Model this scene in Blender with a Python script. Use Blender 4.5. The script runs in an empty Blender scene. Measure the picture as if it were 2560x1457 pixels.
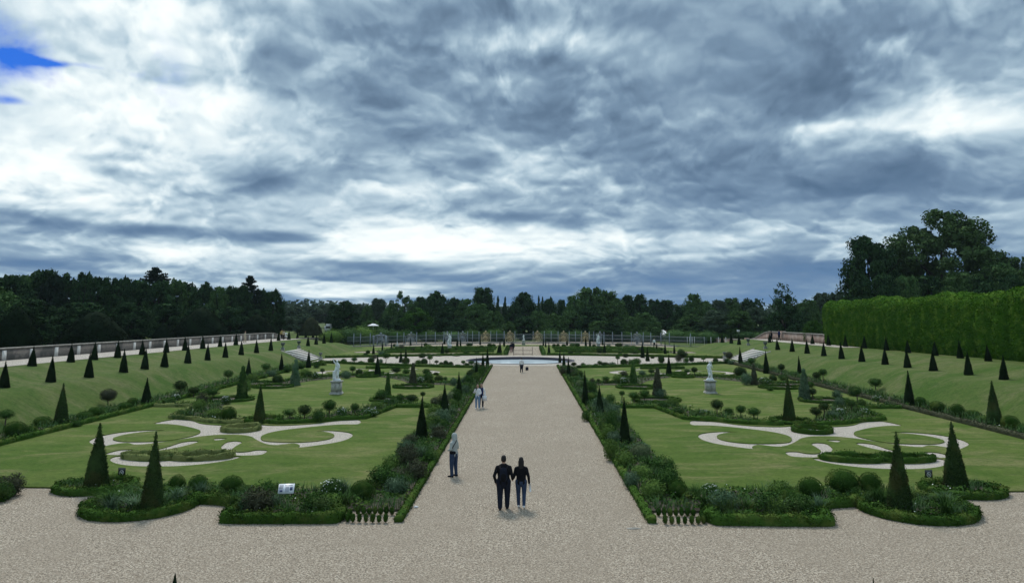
import bpy, math, random
import numpy as np
from mathutils import Vector
random.seed(7); rng=np.random.default_rng(7)
S=bpy.context.scene; R=math.radians
# ------------------------------------------------------------------ camera
F=1850.; H=6.7; PITCH=R(7); YAW=math.atan(31/1850)
CX,CY=1280.,777-F*math.tan(PITCH)
cd=bpy.data.cameras.new('camera'); cam=bpy.data.objects.new('camera',cd); S.collection.objects.link(cam)
cam.location=(0,0,H); cam.rotation_euler=(R(90)+PITCH,0,YAW)
cd.sensor_width=36; cd.lens=36*F/2560; cd.shift_y=-(728.5-CY)/2560; cd.clip_end=6000; cd.clip_start=.1
S.camera=cam
SKYK=.70
# ------------------------------------------------------------------ world: overcast sky with broken cloud
SUN_EL=R(52); SUN_AZ=R(-14)      # azimuth from +Y towards +X
w=bpy.data.worlds.new('World'); S.world=w; w.use_nodes=True; nt=w.node_tree; nt.nodes.clear()
def N(t,**k):
    n=nt.nodes.new(t)
    for a,b in k.items():
        if a=='i':
            for q,v in b.items(): n.inputs[q].default_value=v
        else: setattr(n,a,b)
    return n
def LK(a,b): nt.links.new(a,b)
def M(op,a,b=None,c=None,clamp=False):
    n=nt.nodes.new('ShaderNodeMath'); n.operation=op; n.use_clamp=clamp
    for i,v in enumerate((a,b,c)):
        if v is None: continue
        if isinstance(v,(int,float)): n.inputs[i].default_value=v
        else: LK(v,n.inputs[i])
    return n.outputs[0]
# cloud cover computed from noise as a function of azimuth and elevation
def cloudfield(AZ,EL):
    gr=np.random.default_rng(12); f4=np.float32
    A=(AZ/(2*np.pi)).astype(f4); Eh=(-np.log(np.maximum(EL,0)+.105)*.62).astype(f4)
    def vnz(a,b,nx,seed):
        g=np.random.default_rng(seed).random((64,nx)).astype(f4)
        a=a*nx; b=b*nx/8.; i=np.floor(a).astype(np.int32); j=np.floor(b).astype(np.int32); fa=a-i; fb=b-j
        fa=fa*fa*(3-2*fa); fb=fb*fb*(3-2*fb); i0=i%nx; i1=(i+1)%nx; j0=j%64; j1=(j+1)%64
        return (g[j0,i0]*(1-fa)+g[j0,i1]*fa)*(1-fb)+(g[j1,i0]*(1-fa)+g[j1,i1]*fa)*fb
    def fbm(a,b,nx,o,p,seed,bil=0):
        s=0;t=0;am=1
        for k in range(o):
            n=vnz(a+k*.137,b+k*.61,int(nx*2**k),seed+k); n=np.abs(2*n-1)*1.35-.12 if bil else n
            s=s+am*n; t+=am; am*=p
        return s/t-(.5 if not bil else .45)
    wa=fbm(A,Eh,18,4,.5,1); wb=fbm(A,Eh,18,4,.5,31)
    a=A+wa*.020; b=Eh+wb*.10
    wa2=fbm(a,b,70,4,.55,41); wb2=fbm(a,b,70,4,.55,51); a=a+wa2*.006; b=b+wb2*.026
    big=fbm(a,b,12,3,.5,61); mid=fbm(a,b,26,9,.60,71); pf=fbm(a,b,32,8,.60,81,1)
    md3=fbm(a,b,24,5,.5,71); md2=fbm(a,b+.022,24,5,.5,71); pf3=fbm(a,b,30,5,.5,81,1); pf2=fbm(a,b+.014,30,5,.5,81,1)
    def cl(bb,nx,sd,th,w): return np.clip((fbm(a,bb,nx,7,.52,sd)-th)/w,0,1)
    c1=cl(b,26,91,.0,.055); c1u=cl(b-.045,26,91,.0,.14); c2=cl(b,58,95,.01,.06); c2u=cl(b-.020,58,95,.01,.14)
    def bl(px,py,sx,sy):
        x=np.arctan((px-1280)/F)-YAW; e=math.atan((CY-py)/F*math.cos(x))+PITCH
        d=np.arctan2(np.sin(AZ-x),np.cos(AZ-x))
        return np.exp(-((d/(sx/F))**2+((EL+wb2*.02+wb*.035-e)/(sy/F))**2)).astype(f4)
    B=[(170,330,380,190,.42),(330,520,330,60,.14),(400,40,150,80,.26),(80,40,150,50,.24),(1370,130,190,45,.40),(1160,235,120,25,.12),(1240,210,140,30,.16),(600,280,180,60,.12),
       (1080,625,380,48,.42),(1400,590,230,25,.20),(2460,310,220,60,.32),(2060,345,220,22,.18),(2330,620,240,50,.05),(1340,562,60,18,.22),(900,742,190,11,.30),(400,655,90,20,.25),(130,500,170,30,.14),(2000,600,300,25,.06),
       (700,140,280,62,-.26),(1060,190,150,70,-.16),(1950,200,480,120,-.26),(1520,330,440,80,-.20),(640,462,140,28,-.30),(1700,20,320,50,-.14),(1000,40,300,50,-.12),
       (2120,470,420,60,-.26),(1165,405,90,18,-.24),(1330,540,200,16,-.26),(390,608,170,16,-.38),(690,615,120,12,-.34),(920,662,140,12,-.26),
       (1250,748,640,16,-.22),(2050,690,520,32,-.20),(50,600,90,18,-.28),(2150,60,500,50,-.12),(1500,705,420,14,-.16),(700,762,200,8,-.1),(1600,560,500,12,-.1),(2300,130,300,70,-.1),(280,470,120,12,-.14),(60,720,100,14,-.2)]
    m=0
    for px,py,sx,sy,v in B: m=m+v*bl(px,py,sx,sy)
    hz=np.exp(-EL/.10)
    v=.50+m*.98+big*.16*(1-.5*hz)+mid*(.50)+pf*.24+np.clip((md2-md3)*1.2+(pf2-pf3)*.8,-.2,.2)
    v=v+(c1*.15-c1u*.21)+(c2*.09-c2u*.12)+.02
    v=np.where(v>.70,.78+(v-.78)*.85,v)
    stops=[(0,(.075,.125,.19)),(.20,(.115,.18,.265)),(.36,(.175,.265,.37)),(.50,(.28,.395,.50)),(.62,(.45,.58,.67)),(.74,(.67,.78,.83)),(.85,(.88,.95,.95)),(1,(1,1,.95))]
    xs=[q[0] for q in stops]; rgb=np.stack([np.interp(v,xs,[q[1][k] for q in stops]) for k in range(3)],-1)
    # bluer low down, where one looks through more air
    bl_=(hz*np.clip(.62-v,0,.5)*1.5)[...,None]; rgb=rgb*(1-bl_)+np.array([.12,.26,.50])*bl_*1.0
    h=bl(-60,170,125,80)*1.15+bl(120,186,140,9)*.60+bl(0,300,70,14)*.55-.08+mid*2.0+pf*1.2+(c2-.3)*.12
    cov=1-np.clip(h*1.7,0,1)**1.2*np.clip((bl(20,200,300,170)-.25)*4,0,1)
    return np.clip(rgb,0,1),cov

WI,HI=2304,900; KA=2.2
_s=(np.arange(WI)+.5)/WI*2-1; _az=np.tan(_s*math.atan(KA*math.pi))/KA; _el=((np.arange(HI)+.5)/HI)**2*math.pi/2
_AZ,_EL=np.meshgrid(_az.astype(np.float32),_el.astype(np.float32)); _rgb,_cov=cloudfield(_AZ,_EL)
_px=np.ones((HI,WI,4),np.float32); _px[...,:3]=np.where(_rgb<.0031308,_rgb*12.92,1.055*np.maximum(_rgb,1e-5)**(1/2.4)-.055); _px[...,3]=_cov
img=bpy.data.images.new('cloud cover',WI,HI,alpha=True); img.alpha_mode='CHANNEL_PACKED'; img.pixels.foreach_set(_px.ravel()); img.update(); img.pack()
del _px,_rgb,_cov
tc=N('ShaderNodeTexCoord'); sep=N('ShaderNodeSeparateXYZ'); LK(tc.outputs['Generated'],sep.inputs[0])
X,Y,Z=sep.outputs
az=M('ARCTAN2',X,Y); el=M('ARCSINE',M('MAXIMUM',Z,0.0))
cb=N('ShaderNodeCombineXYZ'); LK(M('ADD',M('MULTIPLY',M('ARCTANGENT',M('MULTIPLY',az,KA)),.5/math.atan(KA*math.pi)),.5),cb.inputs[0]); LK(M('SQRT',M('DIVIDE',el,math.pi/2)),cb.inputs[1])
it=N('ShaderNodeTexImage'); it.image=img; it.extension='EXTEND'; it.interpolation='Linear'; LK(cb.outputs[0],it.inputs[0])
zen=M('ADD',1.0,M('MULTIPLY',M('SMOOTH_MIN',1.0,M('MULTIPLY',M('MAXIMUM',M('SUBTRACT',Z,.42),0),1.8),.1),.75))
cm=N('ShaderNodeVectorMath',operation='SCALE'); LK(it.outputs[0],cm.inputs[0]); LK(M('MULTIPLY',zen,10*SKYK),cm.inputs['Scale'])
sky=N('ShaderNodeTexSky'); sky.sky_type='NISHITA'; sky.sun_disc=False; sky.sun_elevation=SUN_EL; sky.sun_rotation=SUN_AZ; sky.air_density=1.3; sky.ozone_density=3
hs=N('ShaderNodeVectorMath',operation='MULTIPLY'); LK(sky.outputs[0],hs.inputs[0]); hs.inputs[1].default_value=(.055,.20,.62)
mx=N('ShaderNodeMix',data_type='RGBA'); LK(it.outputs[1],mx.inputs[0]); LK(hs.outputs[0],mx.inputs[6]); LK(cm.outputs[0],mx.inputs[7])
bg=N('ShaderNodeBackground'); LK(mx.outputs[2],bg.inputs[0]); bg.inputs[1].default_value=.1
ow=N('ShaderNodeOutputWorld'); LK(bg.outputs[0],ow.inputs[0])
w.cycles.sampling_method='MANUAL'; w.cycles.sample_map_resolution=1024
sl=bpy.data.lights.new('sun','SUN'); sl.energy=1.5; sl.angle=R(12); sl.color=(1,.95,.87); so=bpy.data.objects.new('sun',sl); S.collection.objects.link(so)
sd=Vector((math.sin(SUN_AZ)*math.cos(SUN_EL),math.cos(SUN_AZ)*math.cos(SUN_EL),math.sin(SUN_EL)))
so.rotation_euler=sd.to_track_quat('Z','Y').to_euler(); so.location=sd*200
S.view_settings.view_transform='Standard'; S.view_settings.look='None'; S.view_settings.exposure=.63; S.view_settings.gamma=1; S.view_settings.use_curve_mapping=False
# ------------------------------------------------------------------ helpers
col=S.collection
def tag(o,label=None,cat=None,group=None,kind=None):
    if label: o['label']=label
    if cat: o['category']=cat
    if group: o['group']=group
    if kind: o['kind']=kind
    return o
def link(name,data,parent=None,loc=None,rot=None,sc=None):
    o=bpy.data.objects.new(name,data); col.objects.link(o)
    if parent is not None: o.parent=parent
    if loc is not None: o.location=loc
    if rot is not None: o.rotation_euler=rot if hasattr(rot,'__len__') else (0,0,rot)
    if sc is not None: o.scale=sc if hasattr(sc,'__len__') else (sc,)*3
    return o
def empty(name,loc,rot=0,sc=1): return link(name,None,None,loc,rot,sc)
class MB:
    def __init__(s): s.v=[];s.f=[];s.n=0;s.m=[]
    def add(s,v,f,m=0):
        v=np.asarray(v,float).reshape(-1,3); f=np.asarray(f,int)
        s.v.append(v); s.f.append(f+s.n); s.m.append(np.full(len(f),m)); s.n+=len(v); return s
    def mesh(s,name,mats,smooth=False):
        me=bpy.data.meshes.new(name); V=np.concatenate(s.v)
        li=np.concatenate([f.ravel() for f in s.f]); tot=np.concatenate([np.full(len(f),f.shape[1]) for f in s.f])
        me.vertices.add(len(V)); me.vertices.foreach_set('co',V.ravel())
        me.loops.add(len(li)); me.loops.foreach_set('vertex_index',li)
        me.polygons.add(len(tot)); st=np.concatenate([[0],np.cumsum(tot)[:-1]]); me.polygons.foreach_set('loop_start',st)
        me.polygons.foreach_set('material_index',np.concatenate(s.m).astype(int))
        for m in (mats if isinstance(mats,(list,tuple)) else [mats]): me.materials.append(m)
        me.update(calc_edges=True)
        if smooth: me.polygons.foreach_set('use_smooth',np.ones(len(tot),bool))
        return me
    def box(s,c,d,rz=0,m=0,taper=1):
        x,y,z=[q/2 for q in d]; V=np.array([[a*x*(taper if k>0 else 1),b*y*(taper if k>0 else 1),k*z] for k in(-1,1) for b in(-1,1) for a in(-1,1)])
        if rz: V=rotz(V,rz)
        return s.add(V+np.array(c),[[0,2,3,1],[4,5,7,6],[0,1,5,4],[1,3,7,5],[3,2,6,7],[2,0,4,6]],m)
    def tube(s,pts,rad,n=6,m=0,cap=True):
        P=np.array(pts,float); rad=np.broadcast_to(rad,(len(P),)) if np.ndim(rad)<2 else rad
        T=np.gradient(P,axis=0); T/=np.linalg.norm(T,axis=1)[:,None]+1e-9
        up=np.where(np.abs(T[:,2:3])>.9,[[1.,0,0]],[[0,0,1.]]); A_=np.cross(T,up); A_/=np.linalg.norm(A_,axis=1)[:,None]; B_=np.cross(T,A_)
        a=np.linspace(0,2*np.pi,n,endpoint=False)
        V=(P[:,None]+rad[:,None,None]*(np.cos(a)[None,:,None]*A_[:,None]+np.sin(a)[None,:,None]*B_[:,None])).reshape(-1,3)
        k=len(P); i,j=np.meshgrid(np.arange(k-1),np.arange(n),indexing='ij'); i=i.ravel();j=j.ravel();j2=(j+1)%n
        s.add(V,np.stack([i*n+j,(i+1)*n+j,(i+1)*n+j2,i*n+j2],1),m)
        if cap:
            b=s.n-len(V)
            for r in (0,k-1): s.f.append(np.array([[b+r*n+q for q in (range(n) if r else range(n-1,-1,-1))]])); s.m.append(np.array([m]))
        return s
    def lathe(s,prof,n=16,c=(0,0,0),m=0,nz=0,sq=1):
        P=np.array(prof,float); a=np.linspace(0,2*np.pi,n,endpoint=False); k=len(P)
        V=np.stack([P[:,0][:,None]*np.cos(a),P[:,0][:,None]*np.sin(a)*sq,np.repeat(P[:,1][:,None],n,1)],2).reshape(-1,3)
        if nz: V=V+vn(V*nz[1],3)*nz[0]*V/np.maximum(np.linalg.norm(V[:,:2],axis=1),.02)[:,None]*np.array([1,1,0])
        i,j=np.meshgrid(np.arange(k-1),np.arange(n),indexing='ij'); i=i.ravel();j=j.ravel();j2=(j+1)%n
        return s.add(V+np.array(c),np.stack([i*n+j,i*n+j2,(i+1)*n+j2,(i+1)*n+j],1),m)
def rotz(V,a): c,s_=math.cos(a),math.sin(a); return V@np.array([[c,s_,0],[-s_,c,0],[0,0,1]])
def vn(P,seed=0):
    P=np.asarray(P); o=0
    for k,(fx,fy,fz,ph) in enumerate([(1.3,2.1,1.7,.3),(2.9,-1.8,2.3,1.1),(-3.7,4.3,2.9,2.0),(5.3,5.9,-4.7,.7),(8.1,-7.7,9.3,1.9)]):
        o=o+np.sin(P[:,0]*fx+P[:,1]*fy+P[:,2]*fz+ph+seed*1.7+k)*(.5**(k*.6))
    return (o/2)[:,None]
def nrm(V): return V/(np.linalg.norm(V,axis=1)[:,None]+1e-9)
def leaves(mb,P,Nn,size,m=0,jit=.7,asp=.6,seed=None):
    n=len(P); Q=nrm(Nn+rng.normal(0,jit,(n,3))); A_=nrm(np.cross(Q,rng.normal(0,1,(n,3)))); B_=np.cross(Q,A_)
    sz=size*rng.uniform(.6,1.3,(n,1)); a=A_*sz*.5; b=B_*sz*.5*asp
    V=np.stack([P-a,P-b*.9+a*.1,P+a,P+b*.9+a*.1],1).reshape(-1,3)
    mb.add(V,np.arange(4*n).reshape(-1,4),m); return mb
# camera rays to places on the ground
_f=np.array([-math.sin(YAW)*math.cos(PITCH),math.cos(YAW)*math.cos(PITCH),math.sin(PITCH)]); _r=np.array([math.cos(YAW),math.sin(YAW),0]); _u=np.cross(_r,_f)
def ray(px,py): return _f+(px-CX)/F*_r-(py-CY)/F*_u
PX=np.array([0,29.0,31.6,32.6,34.2,36.6,37.6,44.6,50,400]); PZ=np.array([0,0,1.55,1.8,1.9,2.5,2.6,2.6,1.8,1.8])
def ter(x,y):
    ax=abs(x); z=float(np.interp(ax,PX,PZ)); s=min(max((139-y)/11,0),1); s=s*s*(3-2*s)
    lo=0 if ax<40 else min((ax-40)/8,1)
    return z*(s+(1-s)*.55*lo)*(1-.0036*min(max(y-55,0),75))
def G(px,py,z=0):
    d=ray(px,py); t=(z-H)/d[2]; return np.array([d[0]*t,d[1]*t,z])
def GT(px,py):
    z=0.
    lo=None
    d=ray(px,py)
    for t in np.arange(10,330,.25):
        p=np.array([0,0,H])+d*t
        if p[2]<=ter(p[0],p[1]): return np.array([p[0],p[1],ter(p[0],p[1])])
    return p
def AT(px,py,Yd):
    d=ray(px,py); t=Yd/d[1]; return np.array([d[0]*t,Yd,H+d[2]*t])
def depth(p): return float(np.dot(np.array(p)-np.array([0,0,H]),_f))
# ------------------------------------------------------------------ materials
def mat(name,base=(.5,.5,.5),rough=.8,spec=.3,metal=0):
    m=bpy.data.materials.new(name); m.use_nodes=True; p=m.node_tree.nodes['Principled BSDF']
    p.inputs['Base Color'].default_value=(*base,1); p.inputs['Roughness'].default_value=rough; p.inputs['Specular IOR Level'].default_value=spec; p.inputs['Metallic'].default_value=metal
    return m
def nodes(m):
    global nt; nt=m.node_tree; return nt.nodes['Principled BSDF']
def mixc(f,a,b,bt='MIX'):
    n=N('ShaderNodeMix',data_type='RGBA'); n.blend_type=bt; n.clamp_factor=True
    if isinstance(f,(int,float)): n.inputs[0].default_value=f
    else: LK(f,n.inputs[0])
    for k,v_ in ((6,a),(7,b)):
        if isinstance(v_,tuple): n.inputs[k].default_value=(*v_,1)
        else: LK(v_,n.inputs[k])
    return n.outputs[2]
def tnoise(scale,detail=4,rough=.6,vec=None,dist=0,sc=None):
    n=N('ShaderNodeTexNoise'); n.inputs['Scale'].default_value=scale; n.inputs['Detail'].default_value=detail; n.inputs['Roughness'].default_value=rough; n.inputs['Distortion'].default_value=dist
    if vec is None: vec=N('ShaderNodeNewGeometry').outputs['Position']
    if sc:
        mp=N('ShaderNodeMapping'); mp.inputs['Scale'].default_value=sc; LK(vec,mp.inputs[0]); vec=mp.outputs[0]
    LK(vec,n.inputs[0]); return n.outputs[0]
def ramp(f,stops):
    r=N('ShaderNodeValToRGB'); LK(f,r.inputs[0]); e=r.color_ramp.elements
    for k,(p,c) in enumerate(stops):
        q=e[k] if k<2 else e.new(p)
        q.position=p; q.color=(*c,1) if len(c)==3 else c
    return r.outputs[0]
def sm(f,a,b): 
    n=N('ShaderNodeMapRange'); n.interpolation_type='SMOOTHSTEP'; LK(f,n.inputs[0]); n.inputs[1].default_value=a; n.inputs[2].default_value=b; return n.outputs[0]
def bump(p,h,st=.5,d=.02):
    b=N('ShaderNodeBump'); b.inputs['Strength'].default_value=st; b.inputs['Distance'].default_value=d; LK(h,b.inputs['Height']); LK(b.outputs[0],p.inputs['Normal'])
def leafmat(name,c1,c2,c3=None,rough=.65,var=.35):
    m=mat(name,c1,.9,.02); p=nodes(m); g=N('ShaderNodeNewGeometry'); oi=N('ShaderNodeObjectInfo')
    c=mixc(g.outputs['Random Per Island'],c1,c2)
    nz=tnoise(1.3,3,.6)
    if c3: c=mixc(sm(nz,.5,.68),c,c3)
    k=M('ADD',1-var/2,M('MULTIPLY',oi.outputs['Random'],var)); sc=N('ShaderNodeVectorMath',operation='SCALE'); LK(c,sc.inputs[0]); LK(k,sc.inputs['Scale'])
    LK(sc.outputs[0],p.inputs['Base Color']); return m
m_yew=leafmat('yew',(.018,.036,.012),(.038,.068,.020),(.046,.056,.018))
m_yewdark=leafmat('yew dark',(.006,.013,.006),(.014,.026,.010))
m_dome=leafmat('great yew',(.004,.010,.004),(.010,.021,.008))
m_box=leafmat('box hedge',(.018,.046,.008),(.046,.096,.016),(.085,.12,.026))
m_boxy=leafmat('golden box hedge',(.09,.12,.035),(.19,.21,.075),(.05,.08,.025))
m_shrub=leafmat('shrub',(.022,.056,.014),(.068,.135,.030),(.10,.15,.045))
m_grey=leafmat('grey green shrub',(.065,.115,.062),(.14,.20,.115),(.05,.10,.045))
m_lime=leafmat('light green shrub',(.075,.135,.03),(.14,.22,.05))
m_brown=leafmat('olive brown shrub',(.055,.06,.035),(.09,.095,.055))
m_vari=leafmat('variegated shrub',(.045,.08,.03),(.22,.25,.13))
m_hedge=leafmat('tall hornbeam',(.026,.080,.007),(.068,.152,.013),(.105,.18,.022),var=.1)
m_tree=[leafmat('tree dark',(.012,.032,.014),(.042,.085,.032),(.055,.10,.038)),leafmat('tree mid',(.036,.078,.024),(.085,.152,.048),(.105,.17,.06)),
        leafmat('tree bright',(.03,.075,.012),(.05,.11,.02)),leafmat('tree hazy',(.045,.072,.042),(.07,.10,.058)),leafmat('tree cedar',(.012,.024,.016),(.022,.038,.022)),leafmat('tree plane',(.032,.060,.020),(.06,.10,.034),(.07,.115,.04))]  # hazy tree: distance haze is put into the leaf colour
m_cov=leafmat('perennial blades',(.035,.085,.028),(.12,.20,.075),(.05,.12,.02),var=.2); m_shrub2=leafmat('perennial leaves',(.022,.06,.012),(.08,.155,.03),(.13,.16,.04),var=.2)
m_flower=mat('white petals',(.75,.78,.72),.6)
m_bark=mat('bark',(.07,.055,.04),.9); m_barkd=mat('dark bark',(.03,.026,.02),.9)
m_stone=mat('weathered stone',(.36,.34,.30),.85); p=nodes(m_stone); n_=tnoise(3,6,.65); LK(ramp(n_,[(.3,(.16,.15,.13)),(.55,(.33,.31,.27)),(.75,(.45,.43,.39))]),p.inputs['Base Color']); bump(p,tnoise(30,3),.4,.01)
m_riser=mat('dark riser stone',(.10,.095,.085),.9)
m_step=mat('pale step stone',(.50,.48,.44),.8); p=nodes(m_step); LK(ramp(tnoise(2.5,5),[(.3,(.52,.50,.46)),(.7,(.72,.70,.66))]),p.inputs['Base Color'])
m_marble=mat('white marble',(.78,.80,.80),.5); p=nodes(m_marble); LK(ramp(tnoise(7,5,.7),[(.35,(.50,.52,.52)),(.55,(.80,.82,.82))]),p.inputs['Base Color'])
m_plinth=mat('plinth stone',(.45,.44,.40),.85); p=nodes(m_plinth); LK(ramp(tnoise(4,6,.7),[(.35,(.22,.22,.19)),(.6,(.48,.47,.43))]),p.inputs['Base Color'])
m_brick=mat('brown brick',(.14,.11,.09),.9); p=nodes(m_brick)
tcx=N('ShaderNodeTexCoord').outputs['UV']
bk=N('ShaderNodeTexBrick'); bk.inputs['Scale'].default_value=1; bk.inputs['Brick Width'].default_value=.23; bk.inputs['Row Height'].default_value=.075; bk.inputs['Mortar Size'].default_value=.008
bk.inputs['Color1'].default_value=(.13,.10,.085,1); bk.inputs['Color2'].default_value=(.20,.165,.14,1); bk.inputs['Mortar'].default_value=(.25,.24,.21,1)
mu=N('ShaderNodeNewGeometry'); sp_=N('ShaderNodeSeparateXYZ'); LK(mu.outputs['Position'],sp_.inputs[0]); cb2=N('ShaderNodeCombineXYZ'); LK(sp_.outputs[1],cb2.inputs[0]); LK(sp_.outputs[2],cb2.inputs[1]); LK(cb2.outputs[0],bk.inputs[0])
LK(mixc(sm(tnoise(.7,5,.65),.42,.62),bk.outputs[0],(.085,.08,.07)),p.inputs['Base Color'])
m_brickp=mat('pink brick',(.3,.2,.16),.9); p=nodes(m_brickp); LK(mixc(sm(tnoise(.8,5),.4,.65),(.26,.17,.135),(.38,.30,.25)),p.inputs['Base Color'])
m_iron=mat('blue grey iron',(.10,.13,.15),.5,.4,.2); m_ironp=mat('pale grey iron',(.25,.29,.31),.5,.4,.2); m_gold=mat('gilded iron',(.46,.38,.21),.45,.5,.3); m_black=mat('black iron',(.012,.012,.013),.5)
m_lead=mat('grey lead',(.10,.12,.11),.6)
# gravel
def gravelmat(name,a,b,c,big=.10):
    m=mat(name,a,.9,.2); p=nodes(m); g=N('ShaderNodeNewGeometry').outputs['Position']
    vo=N('ShaderNodeTexVoronoi'); vo.inputs['Scale'].default_value=24; LK(g,vo.inputs[0])
    st=N('ShaderNodeSeparateColor'); LK(vo.outputs['Color'],st.inputs[0])
    cc=ramp(st.outputs[0],[(0,a),(1,c),(.35,b),(.7,tuple(x*.8 for x in c))])
    dk=sm(tnoise(18,5,.85,g),.45,.55); cc=mixc(M('MULTIPLY',M('SUBTRACT',1,dk),.85),cc,(.065,.048,.032)); cc=mixc(M('MULTIPLY',sm(tnoise(16,4,.85,g,0,(1.3,.8,1)),.55,.64),.6),cc,tuple(min(x*1.25,.95) for x in c))
    lg=tnoise(.22,5,.6,g,1.0); cc=mixc(M('MULTIPLY',sm(lg,.36,.66),.42),cc,tuple(x*.62 for x in b)); cc=mixc(M('MULTIPLY',sm(tnoise(.9,5,.7,g,1.5,(2.2,.22,1)),.50,.72),.22),cc,tuple(x*.6 for x in b))
    l2=tnoise(1.4,4,.7,g,.6,(1,.5,1)); cc=mixc(M('MULTIPLY',sm(l2,.35,.7),.22),cc,tuple(x*.55 for x in b))
    LK(cc,p.inputs['Base Color']); bump(p,M('ADD',vo.outputs['Distance'],M('MULTIPLY',tnoise(9,4,.7,g),.8)),.9,.03); return m
m_gravel=gravelmat('gravel',(.31,.25,.185),(.47,.385,.29),(.70,.60,.475))
m_sand=gravelmat('pale sand path',(.56,.485,.41),(.72,.635,.54),(.86,.78,.68))
def grassmat(name,a,b,c,stripe=0):
    m=mat(name,a,.95,.1); p=nodes(m); g=N('ShaderNodeNewGeometry').outputs['Position']
    cc=mixc(sm(tnoise(.16,5,.65,g,.8),.35,.68),a,b)
    cc=mixc(M('MULTIPLY',sm(tnoise(.33,6,.72,g,.8,(.7,1.3,1)),.44,.70),.85),cc,c)
    cc=mixc(M('MULTIPLY',sm(tnoise(1.7,5,.75,g,.5,(.6,1.6,1)),.48,.75),.35),cc,tuple(x*.55 for x in a))
    cc=mixc(M('MULTIPLY',sm(tnoise(4,6,.8,g,0,(1,1.8,1)),.38,.68),.55),cc,tuple(x*.40 for x in a)); cc=mixc(M('MULTIPLY',sm(tnoise(7,5,.8,g),.50,.66),.30),cc,tuple(x*1.25 for x in b))
    if stripe:
        s_=N('ShaderNodeSeparateXYZ'); LK(g,s_.inputs[0]); sn=M('SINE',M('MULTIPLY',M('ADD',s_.outputs[1],M('MULTIPLY',tnoise(.6,2,.5,g),1.2)),stripe))
        cc=mixc(M('MULTIPLY',M('MULTIPLY',M('ADD',sn,1),.5),.08),cc,tuple(x*1.7 for x in b))
    LK(cc,p.inputs['Base Color']); bump(p,tnoise(38,4,.8,g),.8,.05); return m
m_lawn=grassmat('lawn',(.068,.128,.016),(.125,.168,.036),(.25,.23,.10),4.4)
m_bank=grassmat('bank grass',(.060,.120,.018),(.118,.155,.042),(.180,.180,.080))
m_park=grassmat('park grass',(.06,.10,.03),(.09,.13,.045),(.22,.21,.12))
m_soil=mat('soil',(.06,.045,.032),.95); p=nodes(m_soil); LK(ramp(tnoise(5,5,.7),[(.3,(.035,.03,.02)),(.7,(.11,.09,.065))]),p.inputs['Base Color']); bump(p,tnoise(20,4),.6,.04)
m_water=mat('basin water',(.66,.76,.80),.16,.8);  # pale base colour puts the bright sky reflection into the water
# ------------------------------------------------------------------ ground
def poly(name,pts,z,m,kind='structure',hgt=0):
    mb=MB(); P=np.array([(x,y,z) for x,y in pts]); n=len(P); mb.add(P,[list(range(n))])
    return tag(link(name,mb.mesh(name,m)),kind=kind)
def sheet(name,x0,x1,y0,y1,z,m): return poly(name,[(x0,y0),(x1,y0),(x1,y1),(x0,y1)],z,m)
sheet('ground',-2500,2500,-300,4500,-.80,m_park)
def smoothp(pts,k=6,closed=True):
    P=np.array(pts,float); n=len(P); out=[]
    for i in range(n if closed else n-1):
        g=lambda j: P[j%n] if closed else P[min(max(j,0),n-1)]
        p0,p1,p2,p3=g(i-1),g(i),g(i+1),g(i+2)
        for t in np.arange(k)/k: out.append(.5*((2*p1)+(-p0+p2)*t+(2*p0-5*p1+4*p2-p3)*t*t+(-p0+3*p1-3*p2+p3)*t**3))
    if not closed: out.append(P[-1])
    return np.array(out)
def flat(name,loops,z,thick,m,kind='structure'):
    cu=bpy.data.curves.new('c','CURVE'); cu.dimensions='2D'; cu.fill_mode='BOTH'; cu.extrude=thick/2
    for L in loops:
        sp=cu.splines.new('POLY'); sp.points.add(len(L)-1); sp.use_cyclic_u=True
        for q,(x,y) in zip(sp.points,np.array(L)[:,:2]): q.co=(x,y,0,1)
    o=bpy.data.objects.new('tmp',cu); col.objects.link(o); dg=bpy.context.evaluated_depsgraph_get(); dg.update()
    me=bpy.data.meshes.new_from_object(o.evaluated_get(dg)); bpy.data.objects.remove(o); me.materials.clear(); me.materials.append(m)
    for p_ in me.polygons: p_.material_index=0
    return tag(link(name,me,loc=(0,0,z-thick/2)),kind=kind)
# scroll pattern, local to axis u=0 ; one half
H1=[(0,44.75),(1.2,44.35),(2.4,44.55),(3.4,45.1),(4.4,46.2),(5.7,46.75),(6.15,44.95),(5.2,44.75),(4.2,44.25),(3.1,43.35),(2.3,42.5),(1.9,41.6),(1.85,40.8),(2.05,40.0),
    (2.5,39.2),(3.3,38.85),(4.5,38.8),(5.3,39.2),(5.75,39.9),(5.75,40.8),(5.4,41.6),(4.8,42.15),(4.2,42.4),(4.95,42.55),(5.7,42.3),(6.35,41.8),(6.7,41.0),(6.75,39.9),(6.4,38.8),(5.6,37.85),(4.9,37.3),
    (4.75,37.9),(4.25,38.45),(3.6,37.95),(3.05,38.15),(2.4,38.9),(1.8,39.8),(1.4,40.4),(.7,40.95),(0,41.05)]
H2=[(3.6,36.5),(3.05,36.65),(2.7,36.2),(2.2,36.2),(1.8,36.8),(1.65,37.7),(1.55,38.7),(1.1,39.1),(.75,38.8),(.85,38.0),(1.05,37.3),(1.5,36.5),(2.3,35.9),(2.55,35.3),(3.1,35.25),(3.7,35.5)]
H4=[(0,34.1),(.8,33.95),(1.6,34.1),(2.3,34.9),(2.9,35.0),(2.75,34.2),(2.0,33.35),(1.0,32.85),(0,32.75)]
H5=[(0,39.95),(.35,39.8),(.15,39.35),(0,39.25)]
bc=(-.6,102.4); RB=7.1; HOLE=[(bc[0]+RB*math.cos(a),bc[1]+RB*math.sin(a)) for a in np.linspace(0,2*math.pi,96,endpoint=False)]
flat('park_meadow',[[(-380,-60),(380,-60),(380,900),(-380,900)],HOLE],-.06,.04,m_park)
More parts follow.
